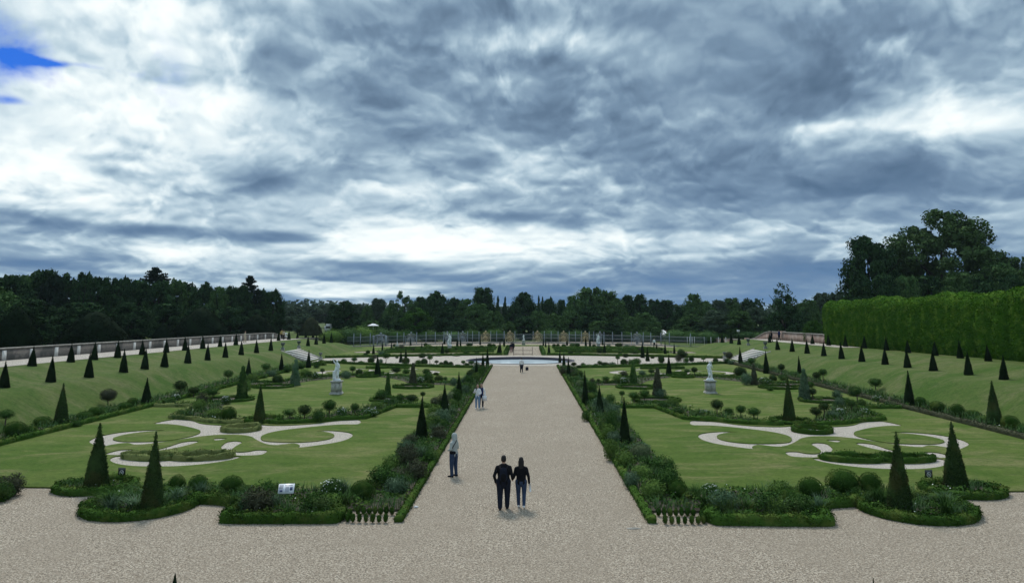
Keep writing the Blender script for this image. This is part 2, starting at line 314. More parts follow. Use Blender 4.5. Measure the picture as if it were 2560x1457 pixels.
flat('gravel_terrace',[[(-30,-25),(30,-25),(30,165),(-30,165)],HOLE],-.008,.03,m_gravel)
flat('cross_walk',[[(-29,92.5),(29,92.5),(29,113.4),(-29,113.4)],HOLE],.004,.008,m_sand)
def mirr(h): return list(h)+[(-u,v) for u,v in h[::-1] if u>1e-6]
def scroll():
    out=[smoothp(mirr(H1),4),smoothp(H2,4),smoothp([(-u,v) for u,v in H2[::-1]],4),smoothp(mirr(H4),4),smoothp(mirr(H5),3)]
    return out
AX=16.0; YM=61.3
def quarter(side):
    outer=[(6.0,28.4),(26.1,29.3),(26.1,96.3),(20,93.3),(14,90.8),(9.5,89.2),(6.0,88.6)]
    loops=[[(side*x,y) for x,y in outer]]
    for L in scroll():
        loops.append([(side*(AX+u),v_) for u,v_ in L])
        loops.append([(side*(AX+u),2*YM-v_) for u,v_ in L])
    flat('lawn',loops,.05,.05,m_lawn)
    sheet('sand_path',min(side*8.6,side*23.4),max(side*8.6,side*23.4),32.2,47.2,.006,m_sand)
    sheet('sand_path',min(side*8.6,side*23.4),max(side*8.6,side*23.4),75.4,90.3,.006,m_sand)
for s_ in (-1,1): quarter(s_)
# far plats beyond the cross walk
for s_ in (-1,1):
    flat('lawn',[[(s_*x,y) for x,y in [(3.0,114.4),(9,113.2),(18,110.5),(29,106.5),(29,137),(22,142),(12,144),(3.0,144)]],
                 smoothp([(s_*x,y) for x,y in [(8,118),(13,116.5),(20,116.8),(21,119),(14,119.6),(9,120)]],4),smoothp([(s_*x,y) for x,y in [(22,121),(27,120),(27.5,124),(23,125)]],4)],.05,.05,m_lawn)
flat('lawn',[[(6*math.cos(a)*.9,146+2.6*math.sin(a)) for a in np.linspace(0,2*math.pi,40,endpoint=False)]],.05,.05,m_lawn)
# banks
def bank(side):
    xs=np.unique(np.concatenate([np.arange(28.2,46,.45),[46,50,60,80,120,200,380]])); ys=np.arange(-10,215,1.5)
    ss=min(1,1); Zs=np.array([[ter(x,y) for x in xs] for y in ys])
    # round the edges of the slopes
    for _ in range(2): Zs[:,1:-1]=(Zs[:,:-2]+2*Zs[:,1:-1]+Zs[:,2:])/4*.5+Zs[:,1:-1]*.5
    Xg,Yg=np.meshgrid(xs*side,ys); Zg=Zs+.03*np.sin(Yg*.35+Xg)*(Zs>.05)*.6
    V=np.stack([Xg,Yg,Zg],2).reshape(-1,3); n=len(xs); i,j=np.meshgrid(np.arange(len(ys)-1),np.arange(n-1),indexing='ij'); i=i.ravel();j=j.ravel()
    f=np.stack([i*n+j,i*n+j+1,(i+1)*n+j+1,(i+1)*n+j],1)
    if side<0: f=f[:,::-1]
    tag(link('grass_bank',MB().add(V,f).mesh('bank',m_bank,True)),kind='structure')
for s_ in (-1,1): bank(s_)
def strip(name,L,R_,m,dz):
    n=len(L); V=[]
    for (a,b) in zip(L,R_):
        for k in range(5):
            x=a[0]+(b[0]-a[0])*k/4; y=a[1]+(b[1]-a[1])*k/4; V.append((x,y,ter(x,y)+dz))
    f=[[i*5+k,i*5+k+1,(i+1)*5+k+1,(i+1)*5+k] for i in range(n-1) for k in range(4)]
    return tag(link(name,MB().add(V,f).mesh(name,m)),kind='structure')
WL=[(-44.2,30),(-44.1,45),(-44.0,64),(-44.0,86),(-44.0,106),(-43.9,124),(-43.2,142),(-41.0,152),(-37,158)]
WLs=smoothp(WL,8,False)
strip('terrace_walk',[(x+.1,y) for x,y in WLs],[(-38.3,y) for x,y in WLs],m_sand,.03)
ysr=np.arange(92,150,2.)
strip('terrace_walk',[(38.2,y) for y in ysr],[(41.6,y) for y in ysr],m_sand,.03)
# cross walk apron (paler) and basin
def disc(name,c,r,z,m,r2=0,n=96): return flat(name,[[(c[0]+r*math.cos(a),c[1]+r*math.sin(a)) for a in np.linspace(0,2*math.pi,n,endpoint=False)]]+([[(c[0]+r2*math.cos(a),c[1]+r2*math.sin(a)) for a in np.linspace(0,2*math.pi,n,endpoint=False)]] if r2 else []),z,.01,m)
fb=tag(empty('fountain_basin',(bc[0],bc[1],0)),'wide round sunken fountain basin with dark rim at the end of the central path','fountain')
m_rim=mat('shade toned basin stone',(.035,.03,.045),.6)  # dark tone puts the shade of the sunken inner wall into the stone
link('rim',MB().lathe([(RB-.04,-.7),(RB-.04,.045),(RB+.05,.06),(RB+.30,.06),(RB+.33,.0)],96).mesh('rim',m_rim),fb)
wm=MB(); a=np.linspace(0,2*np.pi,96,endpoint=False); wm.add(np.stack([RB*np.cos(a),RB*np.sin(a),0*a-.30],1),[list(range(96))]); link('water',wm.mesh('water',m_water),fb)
# ------------------------------------------------------------------ plant meshes
def cone_mesh(h,r,ls,nl,m,seed=0,conc=.12):
    mb=MB(); t=np.linspace(0,1,26); rr=r*((1-t)**(1+conc*0)*(1-conc*np.sin(np.pi*t)*-1)); rr=np.maximum(rr*(1+.025*np.sin(t*(19+seed*3)+seed)),.035*(1-t)+.016)
    mb.lathe(np.stack([rr*.97,t*h],1),28,nz=(.02,3+seed*.3))
    n=nl; tt=1-np.sqrt(rng.uniform(0,1,n)); a_=rng.uniform(0,2*np.pi,n); q=np.interp(tt,t,rr)
    P=np.stack([q*np.cos(a_),q*np.sin(a_),tt*h],1); P*=1+.02*vn(P*3,3); Nn=np.stack([np.cos(a_),np.sin(a_),.15+0*a_],1)
    leaves(mb,P+Nn*rng.exponential(.006,(n,1))*np.array([1,1,0]),Nn,ls*1.25,0,.75,.5)
    return mb.mesh('cone',m,True)
def ball_mesh(nl,ls,m,loose=0,seed=0,flat_=.9,fl=0,core=.86,holes=0):
    """unit diameter ball standing on z=0"""
    mb=MB(); n=nl; D=nrm(rng.normal(0,1,(n,3)))
    rr=.5*(1+.10*(loose+.25)*vn(D*2.2+seed,seed)[:,0]*2)
    if loose: rr*=rng.uniform(1-.45*loose,1.08,n)
    P=D*rr[:,None]*np.array([1,1,flat_]); P[:,2]+=.5*flat_
    leaves(mb,P,D,ls,0,.5+loose*.5,.6)
    u=np.linspace(-np.pi/2,np.pi/2,12); prof=np.stack([np.cos(u)*.5*core,np.sin(u)*.5*core*flat_+.5*flat_],1); prof[:,0]=np.maximum(prof[:,0],.002)
    mb.lathe(prof,18,nz=(.05,5))
    return mb.mesh('ball',m,True)
def flowers_mesh(n,ls,seed=0,flat_=.85):
    mb=MB(); D=nrm(rng.normal(0,1,(n,3))+np.array([0,0,.9])); k=vn(D*3+seed,seed)[:,0]>-.1; D=D[k]; P=D*.52*np.array([1,1,flat_]); P[:,2]+=.5*flat_
    leaves(mb,P,D,ls,0,.3,.9); return mb.mesh('flowers',m_flower)
def obelisk_mesh(m,seed):
    mb=MB(); t=np.linspace(0,1,22); rr=.17*(1-.72*t)*(1+.09*np.sin(t*17+seed))+.0; rr[-1]=.01
    mb.lathe(np.stack([rr*.88,t],1),18,nz=(.03,9))
    n=2600; tt=1-np.sqrt(rng.uniform(.03,1,n)); a_=rng.uniform(0,2*np.pi,n); q=np.interp(tt,t,rr)*(1+rng.uniform(-.12,.16,n))
    P=np.stack([q*np.cos(a_),q*np.sin(a_),tt],1); leaves(mb,P,np.stack([np.cos(a_),np.sin(a_),.3+0*a_],1),.035,0,.7,.7)
    return mb.mesh('obelisk',m,True)
def blades(mb,P,hgt,wd,spread,m=0,seg=3):
    n=len(P); a=rng.uniform(0,2*np.pi,n); hh=hgt*rng.uniform(.55,1.1,n); sp=spread*rng.uniform(.2,1.2,n)*hh; d=np.stack([np.cos(a),np.sin(a),0*a],1); s_=np.stack([-np.sin(a),np.cos(a),0*a],1)*wd/2
    rows=[]
    for k in range(seg+1):
        t=k/seg; c=P+d*(sp*t*t)[:,None]+np.array([0,0,1])*(hh*(t-.18*t**3))[:,None]; ww=s_*(1-t*.92)
        rows+= [c-ww,c+ww]
    V=np.stack(rows,1).reshape(-1,3); b=np.arange(n)*(2*(seg+1)); f=[]
    for k in range(seg): f.append(np.stack([b+2*k,b+2*k+1,b+2*k+3,b+2*k+2],1))
    mb.add(V,np.concatenate(f),m)
def clump_mesh(m,n=150,seed=0):
    mb=MB(); P=rng.normal(0,.10,(n,3)); P[:,2]=0; blades(mb,P,1.,.035,.75); return mb.mesh('clump',m)
T={}
T['C']=[cone_mesh(1,.175,.022,5200,m_yew,k) for k in range(3)]
T['Cd']=[cone_mesh(1,.175,.022,4200,m_yewdark,k) for k in range(2)]
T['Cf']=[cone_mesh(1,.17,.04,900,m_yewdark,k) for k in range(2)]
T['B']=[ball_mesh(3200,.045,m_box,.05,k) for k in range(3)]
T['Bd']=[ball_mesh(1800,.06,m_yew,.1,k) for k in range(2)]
T['V']=[ball_mesh(2600,.055,m_vari,.15,k) for k in range(2)]
T['Br']=[ball_mesh(2000,.055,m_brown,.1,5)]
T['L']=[ball_mesh(1500,.085,mm,.8,k,.95,core=.62) for k,mm in enumerate((m_shrub,m_shrub,m_lime,m_grey,m_shrub,m_brown))]
T['S']=[ball_mesh(1300,.075,mm,.55,k+3,.75,core=.7) for k,mm in enumerate((m_shrub,m_shrub,m_yew))]
T['Fo']=[ball_mesh(1500,.08,m_shrub,.6,9,.85,core=.65)]; T['Ff']=[flowers_mesh(160,.055,k) for k in range(2)]
T['O']=[obelisk_mesh(mm,k) for k,mm in enumerate((m_brown,m_shrub,m_grey))]
T['G']=[clump_mesh(m_grey,140),clump_mesh(m_shrub,140)]
tm=MB().tube([(0,0,-.05),(.01,.0,.3),(-.008,.01,.6),(0,0,1)],[.05,.04,.037,.035],7).mesh('stem',m_bark)
PL=[]   # plants to label later: (object, description, category, kind code)
def area(x,y):
    s='left' if x<0 else 'right'; ax=abs(x)
    if y<30 and ax<26: return f'front {s} bed','x',1
    if ax<7.2 and y<93: return f'bed {s} of the central path','y',2
    if ax>25.2 and y<98: return f'bed below the {s} bank','y',3
    if y<57: return f'bed before the {s} statue lawn','x',4
    if y<70: return f'sides of the {s} statue lawn','x',5
    if y<88: return f'beds behind the {s} statue','x',6
    if y<106: return f'{s} border before the cross walk','x',7
    return f'{s} plot beyond the fountain','x',8
def plant(tp,px,py,pt,wp,terr=False,pos=None,hm=None,wm=None):
    p=GT(px,py) if terr else (G(px,py) if pos is None else np.array(pos))
    if not terr and pos is None and abs(p[0])>28.9: p=GT(px,py)
    if pos is None:
        hm=max(AT(px,pt,p[1])[2]-p[2],.25); wm=wp*depth(p)/F
    rz=random.uniform(0,6.28); z=p[2]
    d={'C':('clipped yew cone','yew cone'),'B':('clipped round green bush','topiary ball'),'V':('pale flecked round bush','bush'),'Br':('olive brown rounded bush','bush'),'L':('loose leafy shrub','shrub'),
       'S':('round headed little tree','standard tree'),'Sb':('brownish ball headed tree','standard tree'),'F':('white flowered shrub','flowering shrub'),'O':('leafy pillar shaped climber','pillar plant'),'G':('narrow leaved clump','grassy clump')}[tp]
    if tp=='C':
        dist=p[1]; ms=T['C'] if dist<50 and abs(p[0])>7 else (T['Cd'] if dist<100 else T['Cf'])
        o=link('yew_cone',random.choice(ms),None,(p[0],p[1],z-.03),(random.uniform(-.015,.015),random.uniform(-.015,.015),rz),(wm/.36,wm/.36,hm+.03))
    elif tp in ('B','V','Br'):
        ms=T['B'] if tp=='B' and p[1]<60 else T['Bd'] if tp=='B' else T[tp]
        o=link('round_bush',random.choice(ms),None,(p[0],p[1],z-.02),rz,(wm,wm,hm/.9))
    elif tp=='L': o=link('shrub',random.choice(T['L']),None,(p[0],p[1],z-.03),rz,(wm*1.05,wm*1.05,hm/.95))
    elif tp in ('S','Sb'):
        o=empty('standard_tree',(p[0],p[1],z),rz); ch=min(wm*.85,hm*.62)
        link('crown',random.choice(T['S']) if tp=='S' else T['Br'][0],o,(0,0,hm-ch),0,(wm,wm,ch/.8)); link('trunk',tm,o,None,0,(1,1,hm-ch*.6))
    elif tp=='F':
        o=empty('flowering_shrub',(p[0],p[1],z),rz); link('foliage',T['Fo'][0],o,None,0,(wm,wm,hm/.85)); tag(link('flowers',random.choice(T['Ff']),o,None,0,(wm,wm,hm/.85)),kind='stuff')
    elif tp=='O': o=link('pillar_climber',random.choice(T['O']),None,(p[0],p[1],z-.02),rz,(wm/.33,wm/.33,hm))
    elif tp=='G': o=link('grassy_clump',random.choice(T['G']),None,(p[0],p[1],z),rz,(wm,wm,hm))
    PL.append((o,d[0],d[1],p)); return o
s1=480/2184; s2=640/2039
def table(ox,oy,s,txt):
    for ln in txt.split(';'):
        ln=ln.strip()
        if not ln: continue
        t,a=ln.split(' ',1); u,vb,vt,w_=[float(q) for q in a.split()]
        plant(t,ox+u*s,oy+vb*s,oy+vt*s,w_*s)
# front beds
table(0,1000,s2,"C 765 715 180 188;C 1205 900 250 178;B 1405 730 590 125;G 1350 735 640 120;B 1575 755 590 150;B 1840 745 600 180;G 1590 780 620 150;L 90 760 580 170;L 20 800 640 150;G 900 850 690 300;G 1060 880 740 300;L 1040 730 650 160;G 1330 830 730 200;L 1430 780 690 140")
table(500,1000,s2,"L 460 905 690 240;L 350 780 660 130;G 600 860 720 150;F 1050 790 630 190;L 920 900 720 240;B 1297 800 635 190;G 1130 850 700 240;G 1200 760 650 160;L 130 770 680 140;G 560 880 750 160;G 720 920 800 160;G 250 880 700 160")
table(1500,1000,s2,"L 420 790 620 190;B 620 790 630 155;G 760 800 640 170;F 880 760 665 150;G 850 880 700 220;L 1020 860 740 180;G 1180 890 760 200;B 1510 870 690 220;B 1680 790 610 190;G 1740 910 720 200")
table(1920,1000,s2,"B 600 745 545 250;B 820 770 570 170;C 1055 905 248 192;C 1500 712 170 182;G 1400 850 700 200;G 900 850 660 160;L 700 780 680 120;G 1250 830 740 150")
# left side
table(0,780,s1,"S 60 1290 1100 170;B 165 1440 1240 230;B 350 1380 1285 130;B 480 1310 1180 190;B 970 1240 1125 180;B 1070 1205 1075 150;B 1180 1165 1080 110;B 1420 1130 1020 150;B 1505 1090 970 120;C 690 1290 805 158;C 1660 1065 745 118;Sb 1225 1090 888 175;L 620 1330 1270 140;L 860 1310 1220 130;L 1300 1140 1060 110")
table(400,780,s1,"S 225 960 770 150;S 380 975 850 125;S 590 1015 850 160;L 475 1060 905 120;S 770 850 650 108;S 1205 710 575 105;B 1335 815 705 115;L 1440 690 610 95;L 1265 735 655 110;L 1050 790 700 130;L 1160 755 700 120;L 1600 650 580 75;L 1640 740 640 120;L 1690 755 665 95;F 1765 765 680 75;O 930 1000 605 130;O 1535 840 530 112;C 1005 740 520 72;C 1380 690 468 66;C 1688 635 425 60;C 1128 1270 808 135;F 750 1055 950 115;F 175 1010 930 110;L 440 1130 980 140;B 775 1250 1070 175;L 610 1210 1090 180;L 250 1195 1110 130;S 1470 1230 1095 150;S 1640 1245 1045 150;L 1800 1255 1090 140;S 1925 1205 990 160;F 2060 1195 1080 125;S 1845 755 635 55;L 2120 760 670 95;L 1780 640 560 80;L 1850 610 550 90;L 100 1050 970 130;L 1000 900 780 70;L 1480 1250 1180 90")
table(800,780,s1,"B 25 590 540 60;B 160 590 540 55;L 270 590 525 70;S 390 590 510 68;L 465 592 550 62;B 580 582 510 80;C 655 735 480 80;L 690 585 530 50;S 750 600 450 90;C 920 572 445 48;C 975 540 400 34;B 975 590 512 95;S 1250 592 480 70;L 1120 600 540 90;B 1185 600 525 80;S 1325 602 545 52;B 1380 612 565 55;B 1430 612 545 60;B 1485 620 560 66;L 1565 622 590 70;S 1630 612 545 52;B 1670 630 575 70;S 1720 622 550 70;S 370 722 610 70;B 445 727 645 82;L 290 745 665 100;O 1055 835 572 92;O 770 965 680 75;S 865 722 625 112;F 1150 822 735 100;L 1230 815 670 115;L 1210 705 640 90;B 1350 802 715 108;L 980 705 640 80;S 1425 812 730 50;L 1520 842 740 80;B 1720 765 655 112;B 1660 875 785 112;V 1505 1020 905 125;B 1545 1095 1010 110;L 700 1000 870 130;L 650 1115 1010 125;F 765 1055 980 75;L 830 1052 960 105;L 910 1032 920 92;S 1040 1060 930 122;S 1168 1040 900 62;L 1310 1062 960 112;F 580 1195 1085 155;L 350 1215 1160 100;S 395 1175 1030 102;V 1300 1285 1135 172;L 1390 1350 1200 130;B 1320 720 680 60;L 1600 930 860 70;L 1780 700 560 70;B 1880 560 525 60")
table(800,780,s1,"C 1582 965 678 75;C 1415 1187 815 112;C 1155 1470 980 148;C 1779 765 515 50;C 1852 645 460 45;C 1905 610 395 42")
# right side
table(1240,780,s1,"C 1466 1520 965 132;C 1183 1165 830 98;C 1018 1062 663 76;C 826 742 508 52;C 773 610 455 40;C 726 575 415 34;S 885 640 565 68;B 945 640 600 52;L 990 628 570 52;L 1060 630 590 80;L 1140 625 580 62;S 1180 625 550 60;B 1240 625 565 92;L 1320 622 565 90;S 1385 594 490 55;B 1455 608 530 82;L 1545 602 535 120;L 1600 592 520 100;C 1668 520 320 50;C 1725 558 395 50;C 1967 725 480 68;B 1780 527 490 50;B 1880 582 490 76;B 2105 525 420 92;C 1925 478 330 32;C 2030 478 345 32;C 1830 432 340 26;S 1770 722 645 82;O 1563 840 560 95;O 1840 985 625 120;L 1455 745 665 92;L 1390 815 700 125;F 1460 835 740 105;S 1250 818 725 88;L 1095 822 745 62;S 1165 822 755 42;B 885 775 680 88;V 960 862 770 98;L 1665 722 660 82;B 1080 1035 910 145;L 1300 1045 925 112;S 1435 1040 890 65;S 1570 1035 900 128;S 1692 1040 872 122;L 1870 990 860 140;L 2010 1085 960 135;V 1315 1265 1130 152;L 1190 1245 1160 102;B 1240 1340 1255 140;L 1330 1450 1300 150;L 2080 1180 1080 120;L 760 720 620 70;L 1900 1110 1010 120;L 1020 1240 1110 90")
table(1640,780,s1,"S 310 562 440 105;L 345 572 510 62;B 405 562 500 60;S 540 562 510 56;B 678 576 520 62;Sb 835 585 460 82;B 810 592 525 72;C 962 602 395 58;C 1258 702 435 72;C 1633 702 495 52;C 1517 1262 748 146;S 355 712 645 82;S 437 742 620 76;L 680 742 695 72;L 870 742 700 62;B 960 745 620 142;O 1118 832 575 80;L 1030 835 685 115;F 1240 832 740 135;B 1332 802 705 92;S 1090 625 515 92;S 1430 725 585 84;L 1350 702 655 82;L 1560 722 670 92;S 1830 805 675 92;S 1905 825 640 92;O 1692 1002 635 132;S 1785 1005 860 92;L 1850 1002 950 82;S 695 1178 985 142;L 830 1172 1080 112;S 968 1212 1050 112;S 1115 1235 1080 152;F 540 1165 1105 145;S 1825 1235 1070 142;S 1918 1205 1015 122;L 2010 1205 1110 165;F 2100 1190 1090 120;L 1300 900 840 70;L 440 1190 1110 110;L 1750 860 780 100;L 1450 780 700 110;L 860 600 540 90;L 2090 1080 960 110")
table(2080,780,s1,"S 500 915 745 142;L 450 945 870 92;L 250 960 850 125;F 520 1025 945 125;C 882 1072 660 118;C 1852 1287 775 165;B 1012 1092 960 122;B 1200 1142 1010 172;B 1430 1202 1040 152;B 1592 1205 1110 192;B 2030 1335 1170 182;B 2170 1375 1270 125;S 225 1150 985 105;S 290 1040 850 100;L 720 1060 980 110;L 1710 1250 1170 110;L 60 1000 880 110;L 340 1100 980 110;F 380 1180 1090 100")
# right path-side shrubs near the front
table(1500,1000,s2,"V 325 480 345 155;L 200 400 370 70;L 60 330 180 110;L 90 260 100 100;L 200 540 400 150;L 330 620 510 160;L 90 480 300 120;L 250 700 560 120")
table(500,1000,s2,"L 1650 540 350 170;L 1780 440 330 150;L 1720 640 470 180;L 1580 640 530 160;L 1860 240 110 130;L 1900 330 200 120;L 1560 760 600 180;L 1840 500 380 120")
# far plots
table(800,780,s1,"C 608 480 362 36;C 710 440 328 26;C 812 432 330 26;C 1392 470 345 42;C 1415 365 280 26;C 1562 400 285 34;C 1598 392 280 24;C 1822 372 285 22;C 968 372 300 18;C 1030 378 285 22;C 1158 425 335 20;C 2095 395 300 22;C 2030 485 370 46;C 2050 440 325 32;B 545 475 430 50;B 518 510 460 55;B 1445 465 415 58;B 1665 490 445 72;B 1785 488 450 60;B 1160 520 465 80;B 875 525 495 40;B 765 445 415 50;L 1230 430 365 90;L 1080 440 400 80;S 1548 470 400 34;L 1290 455 415 70;B 1700 385 350 80;B 1930 395 355 60;L 1835 420 375 60;B 1975 395 360 50;L 1110 445 395 60;L 1350 500 475 90;L 1240 500 470 90;B 850 395 360 50;B 1200 385 350 50;L 1640 450 400 50;L 930 420 370 60;L 1550 500 480 90;L 700 500 440 80;L 620 530 480 60")
table(1240,780,s1,"C 1235 465 338 38;C 1070 408 288 32;C 1022 388 270 28;C 808 378 285 26;C 1213 375 255 22;C 1604 372 285 26;C 603 485 330 38;C 565 400 315 22;C 538 385 300 22;C 92 372 295 26;C 45 485 335 50;B 1178 465 395 65;B 850 482 440 62;B 930 488 445 75;B 705 395 358 42;B 660 395 360 45;B 770 395 362 50;L 870 395 350 70;B 925 390 352 65;L 700 450 420 80;L 1035 490 470 40;B 1412 500 458 60;B 1475 515 468 66;L 1350 460 420 70;L 1280 400 365 60;L 1490 410 370 90;B 1400 395 350 90;L 1560 400 375 60;L 1580 470 430 80;L 1000 460 425 40;B 1115 395 365 45;L 1740 420 385 50;B 1870 440 400 60;L 1640 440 400 50;L 1320 500 475 80;L 2080 560 480 80")
for s_ in (-1,1):       # looser shrubs filling the beds beside the central path
    y=28.5
    while y<88:
        for tpx in ('L','G'):
            x=s_*random.uniform(4.55,5.75); yy=y+random.uniform(-.8,.8); plant(tpx,0,0,0,0,pos=(x,yy,.03),hm=random.uniform(.55,1.0),wm=random.uniform(.65,1.1) if tpx=='L' else random.uniform(.8,1.0))
        y+=2.6+y*.022
    for k in range(5):
        xa=random.choice((random.uniform(6.5,7.0),random.uniform(8.8,9.3))) if s_<0 else random.uniform(6.6,9.2)
        plant('L',0,0,0,0,pos=(s_*xa,random.uniform(25.3,27.6),.03),hm=random.uniform(.5,.85),wm=random.uniform(.6,.95)); plant('G',0,0,0,0,pos=(s_*xa,random.uniform(25.2,26.2) if k<3 else 27.6,.03),hm=random.uniform(.6,.9),wm=.9)
        a=k*1.3; plant('G',0,0,0,0,pos=(s_*(13.25+1.1*math.cos(a)),26.35+1.1*math.sin(a),.03),hm=random.uniform(.5,.75),wm=.8)
# bank cones
def bankrow(ox,lst,hh,ww,nm,grp):
    for k,(u,vb) in enumerate(lst):
        px,py=ox+u*s1,780+vb*s1; p=GT(px,py); o=link('yew_cone',random.choice(T['Cd'] if p[1]<100 else T['Cf']),None,(p[0],p[1],p[2]-.05),random.uniform(0,6),(ww/.43*random.uniform(.93,1.07),ww/.43,hh*random.uniform(.82,.95))); o.rotation_euler[0]=random.uniform(-.03,.03); o.rotation_euler[1]=random.uniform(-.03,.03)
        BR.setdefault(nm,[]).append(o); o['group']=grp
BR={}
bankrow(0,[(45,862),(577,793),(1010,738),(1405,686),(1645,647),(1870,617),(2135,578)],2.02,.78,'lower row of the left bank','yew cones on the left bank')
bankrow(400,[(540,545),(743,515),(923,486),(1097,462),(1260,440),(1683,385),(1775,368),(1865,355),(1948,346),(2023,332),(2095,325),(2155,316)],1.95,.74,'lower row of the left bank','yew cones on the left bank')
bankrow(0,[(362,617),(803,570),(1070,542),(1337,516),(1617,486),(1890,460),(2103,435)],1.75,.74,'upper row of the left bank','yew cones on the left bank')
bankrow(400,[(485,415),(683,395),(862,377),(1348,327),(1465,313),(1562,305),(1657,297),(1740,290),(1822,278),(1890,272)],1.75,.74,'upper row of the left bank','yew cones on the left bank')
bankrow(2080,[(1955,770),(1555,717),(1155,667),(860,632),(605,598),(340,565),(110,530)],1.95,.76,'lower row of the right bank','yew cones on the right bank')
bankrow(1640,[(1910,500),(1720,472),(1550,450),(1385,430),(945,370),(857,358),(755,348),(678,335),(602,325),(525,313)],1.95,.76,'lower row of the right bank','yew cones on the right bank')
bankrow(2080,[(1778,557),(1460,525),(1175,498),(865,463),(622,438),(370,413),(155,396)],1.75,.70,'upper row of the right bank','yew cones on the right bank')
bankrow(1640,[(1965,382),(1780,365),(1293,347)],1.75,.70,'upper row of the right bank','yew cones on the right bank')
ORD=['','first','second','third','fourth','fifth','sixth','seventh','eighth','ninth','tenth']+['eleventh','twelfth','thirteenth','fourteenth','fifteenth','sixteenth','seventeenth','eighteenth','nineteenth','twentieth','twenty-first','twenty-second','twenty-third','twenty-fourth','twenty-fifth','twenty-sixth','twenty-seventh','twenty-eighth','twenty-ninth','thirtieth','thirty-first','thirty-second','thirty-third','thirty-fourth','thirty-fifth','thirty-sixth','thirty-seventh','thirty-eighth','thirty-ninth','fortieth','forty-first','forty-second','forty-third','forty-fourth','forty-fifth','forty-sixth','forty-seventh','forty-eighth','forty-ninth','fiftieth']
for nm,os_ in BR.items():
    os_.sort(key=lambda o:o.location.y)
    for k,o in enumerate(os_): tag(o,f'small yew cone, {"nearest" if k==0 else ORD[k+1]+" from the front"} in the {nm}','yew cone')
# ------------------------------------------------------------------ hedges
def hedge(pts,w_,h_,m,label,closed=False,dens=500,ls=.05,cat='box hedge',group='low box hedges edging the beds',z0=.03,sm_=True,step=.16):
    P=smoothp([(x,y) for x,y in pts],8,closed) if sm_ else np.array([(x,y) for x,y in pts],float)
    if closed: P=np.vstack([P,P[:1]])
    L=np.concatenate([[0],np.cumsum(np.linalg.norm(np.diff(P,axis=0),axis=1))]); n=max(int(L[-1]/step),2); t=np.linspace(0,L[-1],n)
    C_=np.stack([np.interp(t,L,P[:,0]),np.interp(t,L,P[:,1])],1); Tn=np.gradient(C_,axis=0); Tn/=np.linalg.norm(Tn,axis=1)[:,None]+1e-9
    if closed: Tn[0]=Tn[-1]=nrm(((Tn[0]+Tn[-1])/2)[None])[0]
    Nn=np.stack([-Tn[:,1],Tn[:,0]],1); sec=np.array([(-.5,0),(-.52,.5),(-.48,.85),(-.3,1),(.0,1.03),(.3,1),(.48,.85),(.52,.5),(.5,0)]); k=len(sec)
    z=np.array([ter(x,y) for x,y in C_])+z0 if z0>=0 else 0
    V=np.zeros((n,k,3)); V[:,:,:2]=C_[:,None]+Nn[:,None]*(sec[:,0]*w_)[None,:,None]; V[:,:,2]=z[:,None]+sec[:,1][None]*h_-.03
    Vf=V.reshape(-1,3); Vf=Vf+(vn(Vf*4,1)*.045+vn(Vf*11,4)*.032+vn(Vf*1.1,2)*.03)*np.repeat(np.clip(sec[:,1],0,1)[None],n,0).reshape(-1,1)*np.array([1,1,1]); V=Vf.reshape(n,k,3)
    mb=MB(); i,j=np.meshgrid(np.arange(n-1),np.arange(k-1),indexing='ij'); i=i.ravel();j=j.ravel(); mb.add(Vf,np.stack([i*k+j,(i+1)*k+j,(i+1)*k+j+1,i*k+j+1],1))
    if not closed: mb.f.append(np.array([list(range(k))])); mb.m.append(np.array([0])); mb.f.append(np.array([[(n-1)*k+q for q in range(k-1,-1,-1)]])); mb.m.append(np.array([0]))
    N_=int(L[-1]*(w_+2*h_)*dens); a=rng.uniform(0,n-1.001,N_); b=rng.uniform(0,k-1.001,N_); ia=a.astype(int); ib=b.astype(int); fa=(a-ia)[:,None]; fb=(b-ib)[:,None]
    Q=(V[ia,ib]*(1-fa)+V[ia+1,ib]*fa)*(1-fb)+(V[ia,ib+1]*(1-fa)+V[ia+1,ib+1]*fa)*fb
    c=np.concatenate([C_[ia],(z if np.ndim(z)==0 else z[ia])[:,None]+h_*.5],1) if np.ndim(z) else np.concatenate([C_[ia],np.full((N_,1),h_*.5)],1)
    D=nrm(Q-c); sp_=rng.uniform(0,1,(N_,1))**3*min(ls*1.8,.12); leaves(mb,Q+D*(sp_-.01),D,ls*1.2,0,.9,.55)
    return tag(link('box_hedge',mb.mesh('hedge',m,True)),label,cat,group)
def bed(pts,nm='flower_bed',z=.07): return flat(nm,[pts],z,.06,m_soil)
def inpoly(P,poly_):
    x,y=P[:,0],P[:,1]; c=np.zeros(len(P),bool); n=len(poly_)
    for i in range(n):
        x1,y1=poly_[i];x2,y2=poly_[(i+1)%n]
        k=((y1>y)!=(y2>y)); c^= k&(x<(x2-x1)*(y-y1)/((y2-y1) if y2!=y1 else 1e-9)+x1)
    return c
